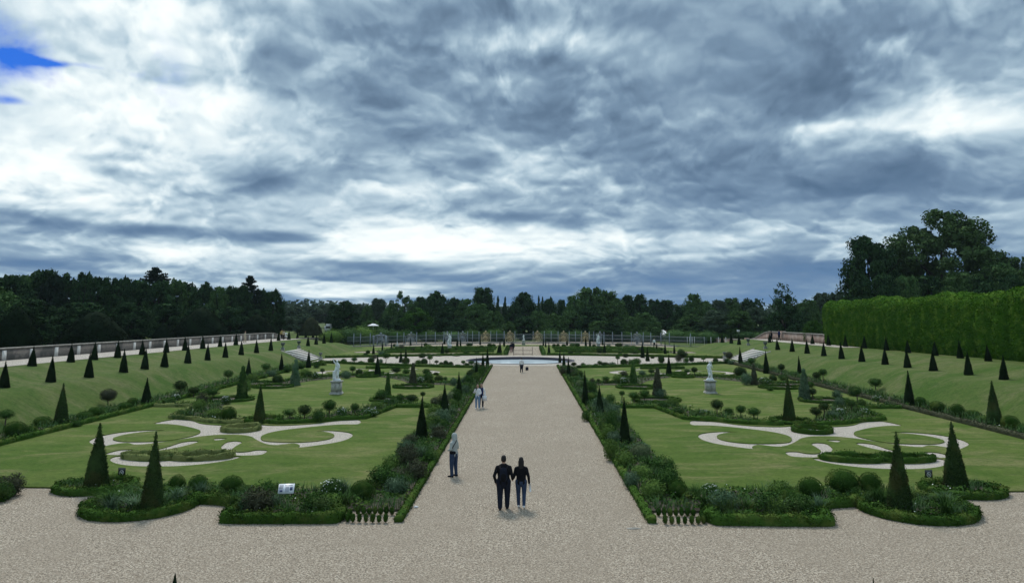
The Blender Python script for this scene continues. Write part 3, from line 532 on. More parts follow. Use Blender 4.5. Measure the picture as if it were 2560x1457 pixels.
def cover(poly_,dens,hgt,label,mm=None,ws=.03,z=.07):
    """low mixed planting nobody could count"""
    q=np.array(poly_); lo=q.min(0);hi=q.max(0); n=int((hi[0]-lo[0])*(hi[1]-lo[1])*dens); P=np.stack([rng.uniform(lo[0],hi[0],n),rng.uniform(lo[1],hi[1],n)],1); P=P[inpoly(P,poly_)]
    if len(P)<4: return
    k=vn(np.concatenate([P*1.1,np.zeros((len(P),1))],1),2)[:,0]; P3=np.concatenate([P,np.full((len(P),1),z)],1); mb=MB()
    A_=P3[k>.15]; blades(mb,A_,hgt*1.25,ws,.8,0,3) if len(A_) else 0
    B_=P3[(k<=.15)]; B_=B_[rng.uniform(0,1,len(B_))<.85]
    B_=np.repeat(B_,3,0)+rng.normal(0,.05,(len(B_)*3,3)); B_[:,2]=z+rng.uniform(.02,1,len(B_))**.7*hgt*np.clip(.42+.55*vn(B_*np.array([2.3,2.3,0]),6)[:,0],.12,1.2)
    leaves(mb,B_,np.tile([0,0,1.],(len(B_),1)),.11,1,.7,.6)
    W_=P3[rng.uniform(0,1,len(P3))<.005]; W_=W_.copy(); W_[:,2]+=hgt*.75; leaves(mb,W_,np.tile([0,0,1.],(len(W_),1)),.06,2,.5,.9)
    return tag(link('bed_planting',mb.mesh('cover',[m_cov,m_shrub2,m_flower])),label,'ground cover',kind='stuff')
for s_ in (-1,1):
    sd_='left' if s_<0 else 'right'
    m_=lambda L:[(s_*x,y) for x,y in L]
    # path-side bed
    pb=[(4.15,25.9),(6.05,25.9),(6.05,88.5),(4.15,91.5)]; bed(m_(pb)); 
    cover(m_([(4.25,25.9),(6.0,25.9),(6.0,50),(4.25,50)]),110,.36,f'leafy perennials filling the near half of the bed along the {sd_} side of the central path')
    cover(m_([(4.25,50),(6.0,50),(6.0,88),(4.25,91)]),70,.38,f'leafy perennials filling the far half of the bed along the {sd_} side of the central path',ws=.05)
    hedge(m_([(4.05,24.6),(4.05,40),(4.05,60),(4.05,92)]),.26,.17,m_box,f'low ragged box edging along the {sd_} edge of the central path',dens=420,sm_=False)
    # front bed
    fb_=[(5.95,24.55),(9.6,24.55),(9.6,26.6),(11.2,27.0),(12.0,28.1),(14.4,28.4),(14.4,29.2),(6.05,28.6),(6.05,26.0)]; bed(m_(fb_))
    cover(m_(fb_),130,.32,f'mixed low plants covering the front bed on the {sd_} of the path')
    hedge(m_([(6.35,25.9),(6.0,24.95),(6.1,24.55),(8.0,24.5),(9.62,24.5),(9.7,25.4),(9.75,26.3),(10.6,26.7),(11.5,26.9)]) if s_<0 else m_([(6.4,25.9),(5.9,25.0),(6.1,24.55),(8.0,24.5),(9.62,24.5),(9.75,25.4),(9.8,26.4),(10.6,26.7),(11.5,26.9)]),.32,.29,m_box,f'low box hedge edging the front bed on the {sd_} next to the wide gravel',dens=800,ls=.062,sm_=False,step=.1)
    # round bed with cone
    cx,cy=13.25,26.35; ring=[(s_*(cx+1.72*math.cos(a)),cy+1.72*math.sin(a)) for a in np.linspace(0,2*math.pi,28,endpoint=False)]
    bed(ring,z=.075); cover(ring,170,.34,f'grassy planting inside the round bed under the nearest cone on the {sd_}')
    hedge(ring,.32,.25,m_box,f'circular low box hedge around the nearest yew cone on the {sd_}',True,900,.06,step=.1)
    ring=[(s_*(16.35+1.35*math.cos(a)),28.95+1.1*math.sin(a)) for a in np.linspace(0,2*math.pi,24,endpoint=False)]
    bed(ring,z=.078); cover(ring,120,.3,f'low plants in the small round bed under the second cone on the {sd_}')
    hedge(ring,.30,.23,m_box,f'low box hedge ring around the outer front yew cone on the {sd_}',True,700,.062,step=.1)
    ring=[(s_*(21.4+2.7*math.cos(a)),26.9+2.5*math.sin(a)) for a in np.linspace(0,2*math.pi,28,endpoint=False)]
    bed(ring,z=.075); cover(ring,150,.42,f'dense plants in the rounded bed at the {sd_} edge of the picture')
    hedge(ring,.34,.32,m_box,f'rounded box hedge of the bed cut by the {sd_} edge of the picture',True,700,.062,step=.1)
    # beds around the statue lawn (near and mirrored far)
    for fy,nm in ((lambda y:y,'near'),(lambda y:2*YM-y,'far')):
        q=[(6.1,52.6),(9.0,52.6),(9.9,47.2),(11.5,46.7),(13,45.6),(14.6,45.1),(14.7,46.4),(13,48.2),(11.6,50.6),(10.4,54.0),(6.1,54.4)]
        for fx,n2_,hm_ in ((lambda u:u,'inner',m_box if s_>0 or nm=='far' else m_box),(lambda u:2*AX-u,'outer',m_boxy if (s_<0 and nm=='near') else m_box)):
            q2=[(s_*fx(x),fy(y)) for x,y in q]; bed(q2,z=.074)
            cover(q2,60 if nm=='near' else 30,.38,f'mixed flowers and foliage in the {n2_} curved bed on the {nm} side of the {sd_} statue lawn',ws=.05)
            hp=[(6.1,52.5),(7.6,52.5),(9.0,52.5),(9.45,49.8),(9.9,47.0),(11.5,46.5),(13,45.3),(14.6,44.85),(15.2,45.0)]
            hedge([(s_*fx(x),fy(y)) for x,y in hp],.24,.26,hm_,f'clipped hedge of the {n2_} curved bed at the {nm} side of {sd_} statue lawn',dens=320,ls=.07,sm_=False)
        ring=[(s_*(AX+1.05*math.cos(a)),fy(46.1+1.05*math.sin(a))) for a in np.linspace(0,2*math.pi,20,endpoint=False)]
        bed(ring,z=.080); hedge(ring,.25,.26,m_box,f'box ring round the middle yew cone at the {nm} side of {sd_} statue lawn',True,320,.07)
        ring=[(s_*(AX+.05+1.0*math.cos(a)),fy(42.75+1.0*math.sin(a))) for a in np.linspace(0,2*math.pi,24,endpoint=False)]
        hedge(ring,.20,.30,m_boxy if (s_<0 and nm=='near') else m_box,f'{"yellowish" if (s_<0 and nm=="near") else "neat green"} box ring in the sand of the {nm} {sd_} scroll pattern',True,420,.05,group='rings of box in the scroll patterns',z0=.0)
        hh=[(0,34.7),(.35,35.2),(1.1,35.4),(1.9,35.4),(2.4,35.15),(2.45,34.75),(2.0,34.35),(1.2,34.1),(.5,34.1),(.1,34.3)]
        for mu_,sd2 in ((1,'right'),(-1,'left')):
            hedge([(s_*(AX)+mu_*u,fy(v_)) for u,v_ in hh],.20,.25,m_boxy if (s_<0 and nm=='near') else m_box,f'{"loose yellowish" if (s_<0 and nm=="near") else "solid green"} kidney shaped hedge, {sd2} lobe in the {nm} {sd_} scroll lawn',True,420,.06,group='kidney shaped hedges in the scroll lawns')
        for (ox_,oy_) in ((9.8,56.5),(22.2,56.5)):
            arc=[(s_*(ox_+1.9*math.cos(a)),fy(oy_+(1.5)*math.sin(a))) for a in np.linspace(-2.9,.0 if ox_<16 else .3,12)] if 0 else [(s_*(ox_+1.7*math.cos(a)),fy(oy_-1.4*math.sin(a))) for a in np.linspace(0,2*math.pi,18,endpoint=False)]
            bed(arc,z=.082); hedge(arc,.22,.24,m_box,f'low oval hedge, {"path" if ox_<16 else "bank"} side, {nm} end of the {sd_} statue lawn',True,200,.08)
    # bank-foot bed
    bb=[(26.3,27),(28.7,27),(28.7,97),(26.3,96)]; bed(m_(bb)); cover(m_(bb),45,.45,f'silvery and green low plants in the bed at the foot of the {sd_} bank',ws=.05)
    hedge(m_([(26.2,27),(26.2,45),(26.2,70),(26.2,96.3)]),.32,.30,m_brown if s_>0 else m_box,f'long low hedge between the lawn and the planted foot of the {sd_} bank',dens=260,ls=.07,sm_=False)
    # along the cross walk
    cw=[(6.1,88.7),(9.5,89.3),(14,90.9),(20,93.4),(26,96.4)]; hedge(m_(cw),.35,.32,m_box,f'dark low hedge along the cross walk behind the {sd_} lawns',dens=180,ls=.08)
    cw2=cw+[(26,97.6),(20,94.9),(14,92.4),(9.5,90.8),(6.1,90.2)]; bed(m_(cw2),z=.068); cover(m_(cw2),30,.4,f'low plants in the border beside the cross walk on the {sd_}',ws=.06)
    fw=[(3.4,114.6),(9,113.4),(18,110.7),(28.5,106.9)]; hedge(m_(fw),.35,.32,m_box,f'dark low hedge on the far side of the cross walk on the {sd_}',dens=150,ls=.09)
    for k,(y0,lbl) in enumerate(((121,'nearest'),(128,'middle'),(134,'farthest'))):
        hedge(m_([(5,y0+1.5),(11,y0+.6),(17,y0),(23,y0-1)]),.5,.35,m_box,f'{lbl} low hedge line crossing the far {sd_} plot beyond the fountain',dens=110,ls=.11)
        fp=[(5,y0+1.9),(17,y0+.4),(24,y0-.6),(24,y0+1.8),(17,y0+2.8),(5,y0+3.6)]; bed(m_(fp),z=.073); cover(m_(fp),22,.45,f'low planting behind the {lbl} hedge of the far {sd_} plot',ws=.08)
    hp=[(2.9,114.6),(2.9,125),(2.9,134)]; hedge(m_(hp),.5,.6,m_shrub,f'leafy edging beside the narrow path beyond the fountain on the {sd_}',dens=150,ls=.1,sm_=False)
    # small square of single box plants
    bx=ball_mesh(160,.16,m_box,.3,1); n_=0
    spots=[(4.45+.21*k,24.55,'front row') for k in range(6)]+[(4.4+.19*k,25.45,'back row') for k in range(7)]+[(5.68+.02*k,24.62+.16*k,'outer side') for k in range(5)]
    for k,(x,y,rw) in enumerate(spots):
        kk=[q for q in spots[:k] if q[2]==rw]
        tag(link('box_plant',bx,None,(s_*x,y,-.01),random.uniform(0,6),(random.uniform(.15,.19),)*2+(random.uniform(.28,.36),)),f'little box plant, {ORD[len(kk)+1]} in the {rw} of the {sd_} gravel square','box plant','single box plants around the small gravel squares')
# label the plants
from collections import defaultdict
gr=defaultdict(list)
for o,d,c,p in PL:
    a_,ax_,code=area(p[0],p[1]); gr[(d,c,a_,ax_)].append((o,p))
for (d,c,a_,ax_),L in gr.items():
    L.sort(key=(lambda q:q[1][1]) if ax_=='y' else (lambda q:abs(q[1][0])))
    ref='from the front' if ax_=='y' else 'out from path'
    for k,(o,p) in enumerate(L):
        tag(o,f'{d} in the {a_}'+('' if len(L)==1 else (', nearest one' if ax_=='y' and k==0 else ', closest to path' if k==0 else f', {ORD[k+1]} {ref}')),c,c+'s of the garden beds')
#@@PART2@@
# ------------------------------------------------------------------ terrace wall, steps, tall hedge
def along(P):
    P=np.array(P,float); L=np.concatenate([[0],np.cumsum(np.linalg.norm(np.diff(P,axis=0),axis=1))]); return L,(lambda t:(float(np.interp(t,L,P[:,0])),float(np.interp(t,L,P[:,1]))))
def wallrun(root,name,P,t0,t1,w_,z0,z1,m,n=6,zt=ter):
    L,f=along(P); mb=MB(); V=[]
    for k in range(n+1):
        t=t0+(t1-t0)*k/n; x,y=f(t); x2,y2=f(t+.1); d=np.array([x2-x,y2-y]); d/=np.linalg.norm(d)+1e-9; nn=np.array([-d[1],d[0]])*w_/2; z=zt(x,y)
        V+=[(x-nn[0],y-nn[1],z+z0),(x+nn[0],y+nn[1],z+z0),(x+nn[0],y+nn[1],z+z1),(x-nn[0],y-nn[1],z+z1)]
    F_=[]
    for k in range(n):
        for j in range(4): F_.append([k*4+j,k*4+(j+1)%4,(k+1)*4+(j+1)%4,(k+1)*4+j])
    F_+= [[3,2,1,0],[n*4,n*4+1,n*4+2,n*4+3]]
    return link(name,mb.add(V,F_).mesh(name,m),root)
L_,f_=along(WLs)
tw=tag(empty('terrace_wall',(0,0,0)),'long low brown brick wall with pale stone piers beside the left terrace walk','garden wall')
wallrun(tw,'brickwork',WLs,0,L_[-1]-.3,.36,-.4,.98,m_brick,60); wallrun(tw,'coping',WLs,0,L_[-1]-.3,.5,.98,1.08,m_stone,60)
t=1.0
while t<L_[-1]-1:
    x,y=f_(t); x2,y2=f_(t+.1); o=link('pier',bpy.data.meshes.get('piermesh') or MB().box((0,0,.41),(.44,.5,.92)).mesh('piermesh',m_step),tw)
    o.location=(x,y,ter(x,y)); o.rotation_euler=(0,0,math.atan2(y2-y,x2-x)-math.pi/2); t+=3.5
pw=tag(empty('brick_wall',(0,0,0)),'pinkish low brick wall behind the right terrace walk beyond the tall hedge','garden wall')
RW=[(41.9,100),(41.9,112),(41.9,126),(41.7,140),(41,150),(39.5,157)]
wallrun(pw,'brickwork',RW,0,41,.36,-.3,1.25,m_brickp,16); wallrun(pw,'brickwork',RW,41,57,.36,-.3,1.0,m_brickp,10); wallrun(pw,'coping',RW,0,41,.5,1.25,1.36,m_stone,16); wallrun(pw,'coping',RW,41,57,.5,1.0,1.11,m_stone,10)
for t in (2,22,41): x,y=along(RW)[1](t); link('pier',MB().box((x,y,ter(x,y)+.62),(.7,.7,1.7)).mesh('pier',m_brickp),pw)
for s_ in (-1,1):
    sd_='left' if s_<0 else 'right'
    st=tag(empty('stone_steps',(s_*28.8,102,0)),f'flight of pale stone steps climbing the {sd_} grass bank','steps')
    n_=8; rz_=ter(31.9,102)/n_; ru=3.1/n_
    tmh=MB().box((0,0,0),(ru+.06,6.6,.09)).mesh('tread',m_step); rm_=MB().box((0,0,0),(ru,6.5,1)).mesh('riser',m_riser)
    for k in range(n_):
        link('tread',tmh,st,(s_*(ru*(k+.5)),0,rz_*(k+1)-.045)); 
        link('riser',rm_,st,(s_*(ru*(k+.56)),0,(rz_*(k+1)-.09)/2-.02),0,(1,1,max(rz_*(k+1)-.09,.02)+.1))
    for e_ in (-1,1):
        mb=MB(); V=[(s_*-.1,e_*3.45+a,z) for a in(-.16,.16) for z in (-.2,.2)]+[(s_*3.3,e_*3.45+a,z) for a in(-.16,.16) for z in (.6,n_*rz_+.17)]
        mb.add(V,[[0,1,3,2],[4,6,7,5],[0,4,5,1],[2,3,7,6],[1,5,7,3],[0,2,6,4]]); link('side_kerb',mb.mesh('kerb',m_stone),st)
urn_b=MB().lathe([(.0,0),(.24,0),(.24,.10),(.12,.16),(.07,.26),(.07,.32),(.20,.42),(.27,.58),(.26,.72),(.33,.78),(.33,.82),(.27,.80),(.0,.74)],18).mesh('urn',m_lead,True)
urn_p=MB().box((0,0,.06),(.62,.62,.12)).box((0,0,.28),(.5,.5,.32)).box((0,0,.47),(.6,.6,.07)).mesh('pedestal',m_plinth)
for px,py,lb in ((706.6,875,'nearer urn at the top of the left steps'),(747,869.5,'farther urn at the top of the left steps'),(1870.8,863,'farther urn at the top of the right steps'),(1913.6,872,'nearer urn at the top of the right steps')):
    p=GT(px,py); o=tag(empty('garden_urn',p),'dark lead '+lb,'urn','lead urns at the stair heads'); link('pedestal',urn_p,o,(0,0,-.06),0,(.8,.8,.6)); link('bowl',urn_b,o,(0,0,.2),0,.95)
for px,py,lb in ((801,903,'left'),(1812,901,'right')):
    p=G(px,py); o=tag(empty('garden_urn',p),f'small pale urn on a post at the foot of the {lb} steps','urn','urns at the stair feet'); link('pedestal',urn_p,o,(0,0,0),0,(.8,.8,1.1)); link('bowl',urn_b,o,(0,0,.5),0,.8)
# tall clipped hedge
def tallhedge():
    ys=np.arange(38,104.6,.55); sec=[]; 
    for a in np.linspace(0,1,26): sec.append(a)
    mb=MB(); V=[]; n=len(ys); x0,x1=41.0,46.5
    prof=[(x0+.25,0),(x0+.05,.9),(x0,2.0),(x0-.05,3.4),(x0+.0,4.6),(x0+.15,5.2),(x0+.6,5.75),(x0+1.4,6.05),(x0+2.8,6.15),(x1-1,5.9),(x1-.2,5.2),(x1,4),(x1,2),(x1,0)]
    # subdivide
    pr=smoothp(prof,5,False); k=len(pr)
    for y in ys:
        e_=min((104.6-y)/1.6,1); e_=math.sqrt(max(1-(1-e_)**2,.02)) if e_<1 else 1
        for (x,z) in pr:
            cx=(x0+x1)/2; hz=1+.035*math.sin(y*.42+1)+.02*math.sin(y*.93)+ (.06 if y<72 else .0)*min((72-y)/6,1)
            V.append((cx+(x-cx)*e_,y,z*hz*(.90+.10*e_)*.945+ter(41.2,y)-.05))
    V=np.array(V); b=vn(V*np.array([.8,1.25,.22]),3); D=V-np.array([(x0+x1)/2,0,3.5]); D[:,1]=0; D=nrm(D); V=V+D*b*.24+D*vn(V*2.1,1)*.05
    i,j=np.meshgrid(np.arange(n-1),np.arange(k-1),indexing='ij'); i=i.ravel();j=j.ravel(); mb.add(V,np.stack([i*k+j,(i+1)*k+j,(i+1)*k+j+1,i*k+j+1],1))
    mb.f.append(np.array([[ (n-1)*k+q for q in range(k-1,-1,-1)]])); mb.m.append(np.array([0]))
    W=V.reshape(n,k,3); N_=62000; a=rng.uniform(0,n-1.001,N_); b=rng.uniform(0,k*.80,N_); ia=a.astype(int); ib=b.astype(int); fa=(a-ia)[:,None]; fb=(b-ib)[:,None]
    Q=(W[ia,ib]*(1-fa)+W[ia+1,ib]*fa)*(1-fb)+(W[ia,ib+1]*(1-fa)+W[ia+1,ib+1]*fa)*fb; Nn=nrm(np.cross(W[ia+1,ib]-W[ia,ib],W[ia,ib+1]-W[ia,ib])); 
    c=Q-np.array([(x0+x1)/2,0,4]); c[:,1]=0; sg=np.sign((Nn*c).sum(1))[:,None]; Nn=Nn*sg
    leaves(mb,Q+Nn*rng.uniform(0,.12,(N_,1)),Nn+np.array([0,0,.25]),.17,0,.55,.7)
    tag(link('clipped_hedge',mb.mesh('tall hedge',m_hedge,True)),'tall bright green clipped hedge with a rounded top above the right bank','hedge')
tallhedge()
# ------------------------------------------------------------------ trees
def tree_mesh(kind,m,n=7500,seed=0,ls=.036):
    r_=np.random.default_rng(seed+50); mb=MB(); C=[]
    if kind=='round':
        for k in range(95):
            d=nrm(r_.normal(0,1,(1,3)))[0]; q=r_.uniform(.45,1)**.5; c=np.array([d[0]*.40*q,d[1]*.40*q,.56+d[2]*.37*q*(1 if d[2]>0 else 1.15)]); C.append((c,r_.uniform(.06,.125)))
    if kind=='big':
        for k in range(150):
            d=nrm(r_.normal(0,1,(1,3)))[0]; q=r_.uniform(.35,1)**.5; w_=.44 if d[2]<.2 else .40; C.append((np.array([d[0]*w_*q,d[1]*w_*q,.54+d[2]*(.41 if d[2]>0 else .46)*q]),r_.uniform(.04,.095)))
    if kind=='full':
        for k in range(120):
            a=r_.uniform(0,6.28); z=r_.uniform(.06,.93); rr=.40*math.sin(math.pi*min(max(z*.86+.13,0),1))**.55*r_.uniform(.5,1); C.append((np.array([rr*math.cos(a),rr*math.sin(a),z]),r_.uniform(.06,.12)))
    if kind=='conic':
        for k in range(190):
            a=r_.uniform(0,6.28); z=1-r_.uniform(.0,1)**.62; z=.03+z*.93; rr=(.46*(1-z)**.62)*r_.uniform(.6,1); C.append((np.array([rr*math.cos(a),rr*math.sin(a),z]),r_.uniform(.05,.09)*(1.2-z*.55)))
    if kind=='poplar':
        for k in range(70):
            a=r_.uniform(0,6.28); z=r_.uniform(.05,.96); rr=.30*math.sin(math.pi*(z*.9+.08))*r_.uniform(.3,1); C.append((np.array([rr*math.cos(a),rr*math.sin(a),z]),r_.uniform(.05,.09)))
    if kind=='sparse':
        for k in range(75):
            d=nrm(r_.normal(0,1,(1,3)))[0]; q=r_.uniform(.5,1.1); c=np.array([d[0]*.42*q,d[1]*.42*q,.58+d[2]*.38*q]); C.append((c,r_.uniform(.035,.085)))
    if kind=='cedar':
        for k in range(16):
            z=.35+.6*k/15; L_=(.50*(1-(k/15))**.8+.06)
            for j in range(5):
                a=r_.uniform(0,6.28)
                for q in np.linspace(.25,1,5): C.append((np.array([math.cos(a)*L_*q,math.sin(a)*L_*q,z+q*.03]),.035+.02*(1-q)))
    if kind=='cedar': C=[(c,r*1.15) for c,r in C]
    tot=sum(r*r for _,r in C)
    for c,r in C:
        k=max(int(n*r*r/tot),6); D=nrm(r_.normal(0,1,(k,3))+np.array([0,0,.25])); sq=np.array([1,1,.35 if kind=='cedar' else .75])
        leaves(mb,c+D*r*r_.uniform(.55,1.1,(k,1))*sq,D,ls*(1.15 if kind in('cedar',) else 1),0,.6,.62)
        if kind in('round','full','conic','poplar','big') and r>.07:   # dark inner mass of twigs and leaves
            D=nrm(r_.normal(0,1,(14,3))); leaves(mb,c*np.array([.72,.72,1])+D*r*.6,D,ls*3.0,0,.6,.9)
    mt=MB(); mt.tube([(0,0,-.03),(.005,0,.15),(-.01,.01,.4),(0,0,.72)],[.032,.026,.02,.006],8)
    for k in range(9):
        a=r_.uniform(0,6.28); z=r_.uniform(.18,.5); e_=r_.uniform(.18,.36); mt.tube([(0,0,z),(math.cos(a)*e_*.5,math.sin(a)*e_*.5,z+.12),(math.cos(a)*e_,math.sin(a)*e_,z+.16+r_.uniform(.05,.18))],[.013,.009,.003],5)
    return mb.mesh('crown',m),mt.mesh('trunk',m_barkd)
TT={}
def tmsh(kind,mi,v=0,n=7000,ls=.036):
    k=(kind,mi,v)
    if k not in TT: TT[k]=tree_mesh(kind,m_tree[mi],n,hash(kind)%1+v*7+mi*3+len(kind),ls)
    return TT[k]
KN={5:'huge broad',0:'dark',1:'mid green',2:'bright green',3:'pale hazy',4:'dark cedar'}
TREES=[]
def tree(px,top,wpx,Yd,kind,mi,v=0,n=7000,ls=.036,zb=None):
    p=AT(px,777,Yd); z=ter(p[0],Yd) if abs(p[0])<60 else (1.7 if p[0]<0 else 1.0)
    if Yd>158 and abs(p[0])<40: z=-.05
    zt=AT(px,top,Yd)[2]; h=(zt-z)/.97; wd=wpx*math.hypot(p[0],p[1])/F/.95*.97
    o=empty('tree',(p[0],Yd,z-.1),random.uniform(0,6.28)); c,t_=tmsh(kind,mi,v,n,ls); link('crown',c,o,None,0,(wd/.92,wd/.92,h)); link('trunk',t_,o,None,0,(h*.8,h*.8,h)); TREES.append((o,kind,mi,px)); return o
# left wood behind the terrace wall
for a in [(-60,700,150,95,'round',1,0),(25,689,110,112,'full',0,0),(70,680,95,125,'round',1,1),(105,679,90,120,'full',0,1),(128,690,70,118,'full',4,0),(165,683,80,130,'round',0,1),(205,681,65,128,'full',0,0),(238,690,60,130,'round',0,2),
          (270,694,70,132,'full',0,2),(308,689,60,135,'round',0,0),(345,704,70,138,'full',0,1),(385,672,110,150,'cedar',4,0),(395,702,80,140,'full',0,2),(432,696,70,146,'round',1,1),(470,706,75,150,'full',0,0),(512,705,60,154,'round',0,1),(545,715,60,152,'full',1,0),
          (575,712,60,156,'round',0,2),(605,716,60,158,'full',0,1),(622,692,70,162,'cedar',4,1),(648,722,60,164,'full',0,0),(682,721,62,170,'round',0,0),(698,765,44,172,'full',0,2),
          (-20,760,120,85,'full',0,0),(60,750,150,102,'full',0,1),(200,755,140,110,'full',0,2),(330,755,110,120,'full',0,0),(420,760,90,130,'full',0,1),(500,762,90,135,'full',0,2),(580,765,90,140,'full',0,0),(655,775,80,150,'full',0,1),(0,720,110,130,'full',0,2),(300,740,120,150,'full',0,0),(450,745,120,165,'full',0,1),(560,745,120,170,'full',0,2)]: tree(*a)
# gap and belt behind the screen
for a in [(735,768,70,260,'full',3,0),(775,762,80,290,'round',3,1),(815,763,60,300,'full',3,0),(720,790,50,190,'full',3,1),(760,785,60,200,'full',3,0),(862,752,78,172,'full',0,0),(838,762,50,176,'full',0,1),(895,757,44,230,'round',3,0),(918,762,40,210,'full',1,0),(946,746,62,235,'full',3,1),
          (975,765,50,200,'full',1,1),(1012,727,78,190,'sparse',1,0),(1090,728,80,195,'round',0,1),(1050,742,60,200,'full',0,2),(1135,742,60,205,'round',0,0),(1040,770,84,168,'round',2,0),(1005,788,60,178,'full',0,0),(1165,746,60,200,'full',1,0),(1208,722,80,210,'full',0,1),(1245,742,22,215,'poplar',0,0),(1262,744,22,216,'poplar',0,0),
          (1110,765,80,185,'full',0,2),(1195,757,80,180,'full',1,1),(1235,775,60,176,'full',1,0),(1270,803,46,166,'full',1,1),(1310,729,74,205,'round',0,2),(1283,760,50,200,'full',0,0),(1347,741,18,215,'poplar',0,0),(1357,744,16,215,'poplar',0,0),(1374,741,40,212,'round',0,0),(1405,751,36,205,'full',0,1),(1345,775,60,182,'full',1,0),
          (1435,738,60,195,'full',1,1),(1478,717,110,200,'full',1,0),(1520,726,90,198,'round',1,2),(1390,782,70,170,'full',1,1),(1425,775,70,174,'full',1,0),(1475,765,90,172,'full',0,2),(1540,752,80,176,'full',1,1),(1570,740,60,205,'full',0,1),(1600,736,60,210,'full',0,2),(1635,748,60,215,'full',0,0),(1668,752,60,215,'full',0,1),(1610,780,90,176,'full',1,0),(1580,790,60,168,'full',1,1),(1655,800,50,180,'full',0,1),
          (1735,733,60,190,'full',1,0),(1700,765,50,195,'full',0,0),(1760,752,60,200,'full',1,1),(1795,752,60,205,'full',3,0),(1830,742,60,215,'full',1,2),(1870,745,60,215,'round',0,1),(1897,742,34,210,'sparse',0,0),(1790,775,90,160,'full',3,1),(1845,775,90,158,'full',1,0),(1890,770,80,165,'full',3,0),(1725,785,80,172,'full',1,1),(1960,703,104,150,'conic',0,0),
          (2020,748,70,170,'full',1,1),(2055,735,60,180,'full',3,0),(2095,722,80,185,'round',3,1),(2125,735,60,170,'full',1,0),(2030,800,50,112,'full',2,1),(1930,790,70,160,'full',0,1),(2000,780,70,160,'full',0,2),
          (960,795,60,172,'full',0,1),(930,800,60,168,'full',1,0),(1150,795,70,172,'full',0,2),(1310,790,70,176,'full',0,0),(1500,800,70,166,'full',1,0),(1530,805,70,165,'full',0,1),(1630,815,60,168,'full',1,2),(1700,808,60,166,'full',1,0),(1745,812,60,162,'full',0,1),(890,795,60,170,'full',0,0)]: tree(*a)
# big trees above the hedge
tree(2176,584,135,128,'round',0,5,9000,.032); tree(2362,527,262,132,'big',5,6,26000,.024); tree(2500,646,150,120,'round',1,7,11000,.03); tree(2570,640,150,124,'big',5,6,26000,.024); tree(2250,640,100,136,'round',5,8,6000,.035)
for a in [(2150,690,90,118,'full',0,0),(2210,690,90,120,'full',0,1),(2270,688,90,122,'full',1,0),(2330,690,110,122,'full',0,2),(2400,680,110,120,'full',1,1),(2460,690,110,118,'full',0,0),(2530,690,110,116,'full',0,1),(2590,670,110,116,'full',1,0)]: tree(*a)
for k,(o,kind,mi,px) in enumerate(sorted(TREES,key=lambda q:q[3])): pass
zone=defaultdict(list)
for o,kind,mi,px in TREES:
    zn='wood behind the left wall' if px<712 else 'gap right of the left wood' if px<900 else 'belt behind the iron screen' if px<1700 else 'trees above the right terrace' if px<2140 else 'group above the tall hedge'
    zone[(zn,mi if kind not in('cedar','poplar','conic','sparse') else kind)].append((px,o,kind,mi))
KD={'cedar':'flat tiered cedar','poplar':'narrow poplar','conic':'tall dark pyramid shaped tree','sparse':'open crowned dark tree'}
for (zn,_),L in zone.items():
    L.sort(key=lambda q:q[0])
    for k,(px,o,kind,mi) in enumerate(L):
        d=KD.get(kind) or KN[mi]+' leafy tree'
        tag(o,f'{d} in the {zn}'+('' if len(L)==1 else ', leftmost' if k==0 else ', rightmost' if k==len(L)-1 else f', {ORD[k+1]} from the left'),'tree','trees of the '+zn if zn[0]!='t' else zn)
def dome_mesh():
    mb=MB(); t=np.linspace(0,1,20); rr=.5*np.power(np.maximum(1-t**1.55,0),.72)*(1+.02*np.sin(t*19)); rr[-1]=.004; mb.lathe(np.stack([rr*.97,t],1),30,nz=(.02,6))
    n=9000; tt=1-np.sqrt(rng.uniform(0,1,n)); a_=rng.uniform(0,2*np.pi,n); q=np.interp(tt,t,rr)*(1+.05*np.sin(a_*5+tt*9)+.03*np.sin(a_*11-tt*17)+rng.uniform(-.05,.05,n)); P=np.stack([q*np.cos(a_),q*np.sin(a_),tt],1)
    leaves(mb,P,np.stack([np.cos(a_),np.sin(a_),.1+0*a_],1),.032,0,.9,.6); return mb.mesh('dome',m_dome,True)
# domed yews and rounded bushes beyond the walls
dome=dome_mesh()
for px,top,wp,Yd,lb in ((45,768,122,82,'huge dark domed yew behind the near end of the left wall'),(240,778,170,100,'broad dark clipped yew behind the left wall, second from the left'),(410,808,52,118,'small dark conical yew behind the left wall'),(505,768,140,125,'wide domed yew in front of the left wood'),(643,786,96,140,'rounded dark yew near the right end of the left wood'),(778,792,54,168,'brownish domed yew beyond the end of the left wall')):
    p=AT(px,777,Yd); zt=AT(px,top,Yd)[2]; z=1.2; dm=dome
    if px==778: dm=dome.copy(); dm.materials.clear(); dm.materials.append(leafmat('brown yew',(.030,.036,.018),(.052,.060,.030)))
    tag(link('domed_yew',dm,None,(p[0],Yd,z),random.uniform(0,6),(wp*depth(p)/F*1.05,)*2+((zt-z),)),lb,'yew','great domed yews behind the left wall')
bushm=[ball_mesh(2600,.05,mm,.5,k+20,.9,core=.8) for k,mm in enumerate((m_tree[1],m_lime,m_shrub))]
bs=[(835,822,60,150,1),(870,818,70,152,0),(905,815,70,156,1),(945,818,80,160,0),(985,824,60,160,2),(1020,822,50,165,2),(1075,824,60,164,2),(1130,826,60,166,0),(1180,822,60,166,2),(1240,820,60,166,2),(1375,822,60,166,0),(1440,824,50,166,0),(1560,824,60,166,2),(1610,826,50,164,0),(1690,822,60,162,0),(1730,826,50,160,2),(1770,824,60,158,0),(1810,826,50,158,2),(1860,824,60,156,0),(1905,826,50,152,0),(1970,828,60,140,0),(2015,826,50,130,0)]
